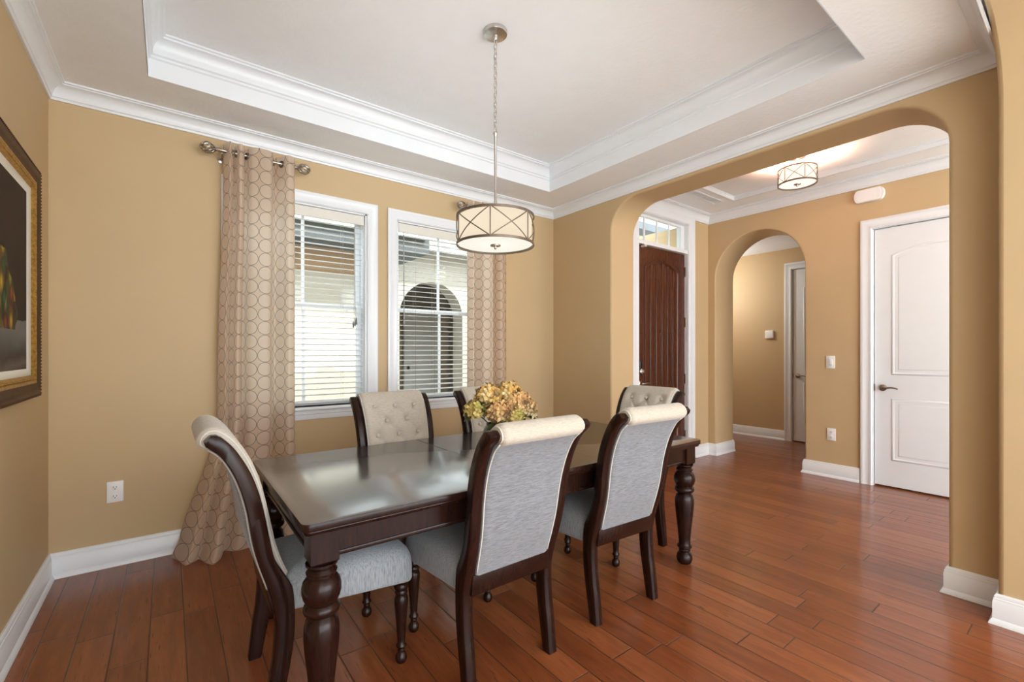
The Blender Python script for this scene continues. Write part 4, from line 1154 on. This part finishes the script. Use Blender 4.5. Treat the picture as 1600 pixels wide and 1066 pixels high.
beads(0.012, 0.0155, 0.0062, 0.036); link('outer_beading', bm, M['framebrown'], pt, 180)
bm = BM(); beads(0.093, 0.011, 0.0048, 0.032); link('inner_beading', bm, M['gilt'], pt, 180)
fr([(0.110, 0.014), (0.110, 0.020), (0.118, 0.022), (0.140, 0.014), (0.143, 0.010)], 'liner', M['liner'])
bm = BM(); box(bm, 0.004, 0.012, -hy_ + 0.138, hy_ - 0.138, -hz_ + 0.138, hz_ - 0.138); link('canvas', bm, mat_canvas(), pt)

# ------------------------------------------------------------------ outdoors, seen through the blinds and the transom
M['stucco'] = simple('cream stucco', (0.46, 0.43, 0.37), 0.9, bump_scale=60, bump_s=0.5, var=0.04)
M['stucco_tan'] = simple('tan stucco band', (0.34, 0.22, 0.12), 0.9, bump_scale=60, bump_s=0.5, var=0.05)
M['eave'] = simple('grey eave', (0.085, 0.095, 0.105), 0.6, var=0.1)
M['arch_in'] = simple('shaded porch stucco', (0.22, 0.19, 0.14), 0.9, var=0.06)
M['ground'] = simple('pale paving', (0.42, 0.41, 0.38), 0.8, var=0.1)
M['tile'] = simple('weathered roof tile', (0.33, 0.31, 0.29), 0.7, var=0.45, var_scale=14)
M['doorwhite'] = simple('pale gate', (0.66, 0.68, 0.68), 0.5)
bm = BM(); box(bm, -8, 20, 3.95, 20, -0.25, -0.12); struct('ground', bm, M['ground'])
bd = thing('neighbouring_house', 'cream stucco house wing with a grey eave seen through the left window', 'house', (0.2, 6.5, -0.12))
bm = BM(); box(bm, -5.2, 1.96, -1.0, 1.6, 0, 2.32); link('wall', bm, M['stucco'], bd)
bm = BM(); box(bm, -5.2, 1.985, -1.02, -0.9, 2.32, 2.60); link('frieze', bm, M['stucco_tan'], bd)
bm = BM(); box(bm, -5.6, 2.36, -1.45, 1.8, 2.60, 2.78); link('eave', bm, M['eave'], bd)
bm = BM(); prism(bm, [(-1.5, 2.76), (1.9, 2.76), (0.2, 3.5)], lambda p: (-5.6, p[0], p[1]), lambda p: (2.3, p[0], p[1])); link('roof', bm, M['tile'], bd)
bp = thing('porch_wing', 'stucco porch with an arched opening and tiled roof seen through the second window', 'house', (3.4, 6.6, -0.12))
ar = arch_pts(-0.565, 0.565, 2.52, 0.565, 0.565, 16)
out = [(-0.72, 0)] + ar + [(2.6, 0), (2.6, 2.95), (-0.72, 2.95)]
bm = BM(); prism(bm, out, lambda p: (p[0], 0, p[1]), lambda p: (p[0], 0.32, p[1])); link('wall', bm, M['stucco'], bp)
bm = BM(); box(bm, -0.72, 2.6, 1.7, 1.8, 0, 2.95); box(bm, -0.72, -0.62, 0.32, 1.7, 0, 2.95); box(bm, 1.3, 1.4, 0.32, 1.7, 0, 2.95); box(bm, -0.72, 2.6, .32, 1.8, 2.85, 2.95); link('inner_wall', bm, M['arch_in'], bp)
bm = BM(); box(bm, 0.22, 0.98, 1.60, 1.66, 0.05, 2.15); gt = link('gate', bm, M['doorwhite'], bp)
bm = BM(); lathe(bm, [(0.03, 0), (0.03, -0.02), (0.012, -0.03), (0.012, -0.06)], 12, (0.30, 1.60, 1.08), 'Y'); link('handle', bm, M['greyslot'], gt)
bm = BM()
for k in range(16):                                # barrel tiles of the porch roof
    for r_ in range(7):
        xa = -0.66 + 0.25 * k; yb_ = -0.30 + 0.36 * r_; zb_ = 2.98 + 0.125 * r_
        pts = [(xa + 0.12 * cos(q), 0.085 * sin(q)) for q in [pi * i / 6 for i in range(7)]]
        a = [bm.verts.new((x, yb_, zb_ + h)) for x, h in pts]; b = [bm.verts.new((x, yb_ + 0.40, zb_ + 0.125 + h - 0.02)) for x, h in pts]
        for i in range(6): bm.faces.new((a[i], a[i + 1], b[i + 1], b[i]))
        bm.faces.new(a)
box(bm, -0.78, 3.2, -0.3, 2.2, 2.952, 2.97)
link('tiled_roof', bm, M['tile'], bp)
bf = thing('facing_house', 'cream house front with a grey soffit seen through the transom over the door', 'house', (10.5, 7.6, -0.12))
bm = BM(); box(bm, -3.5, 4.5, 0, 1.2, 0, 4.25); link('wall', bm, M['stucco'], bf)
bm = BM(); box(bm, -3.5, -0.15, -0.7, 0, 3.55, 4.25); link('bay', bm, M['stucco'], bf)
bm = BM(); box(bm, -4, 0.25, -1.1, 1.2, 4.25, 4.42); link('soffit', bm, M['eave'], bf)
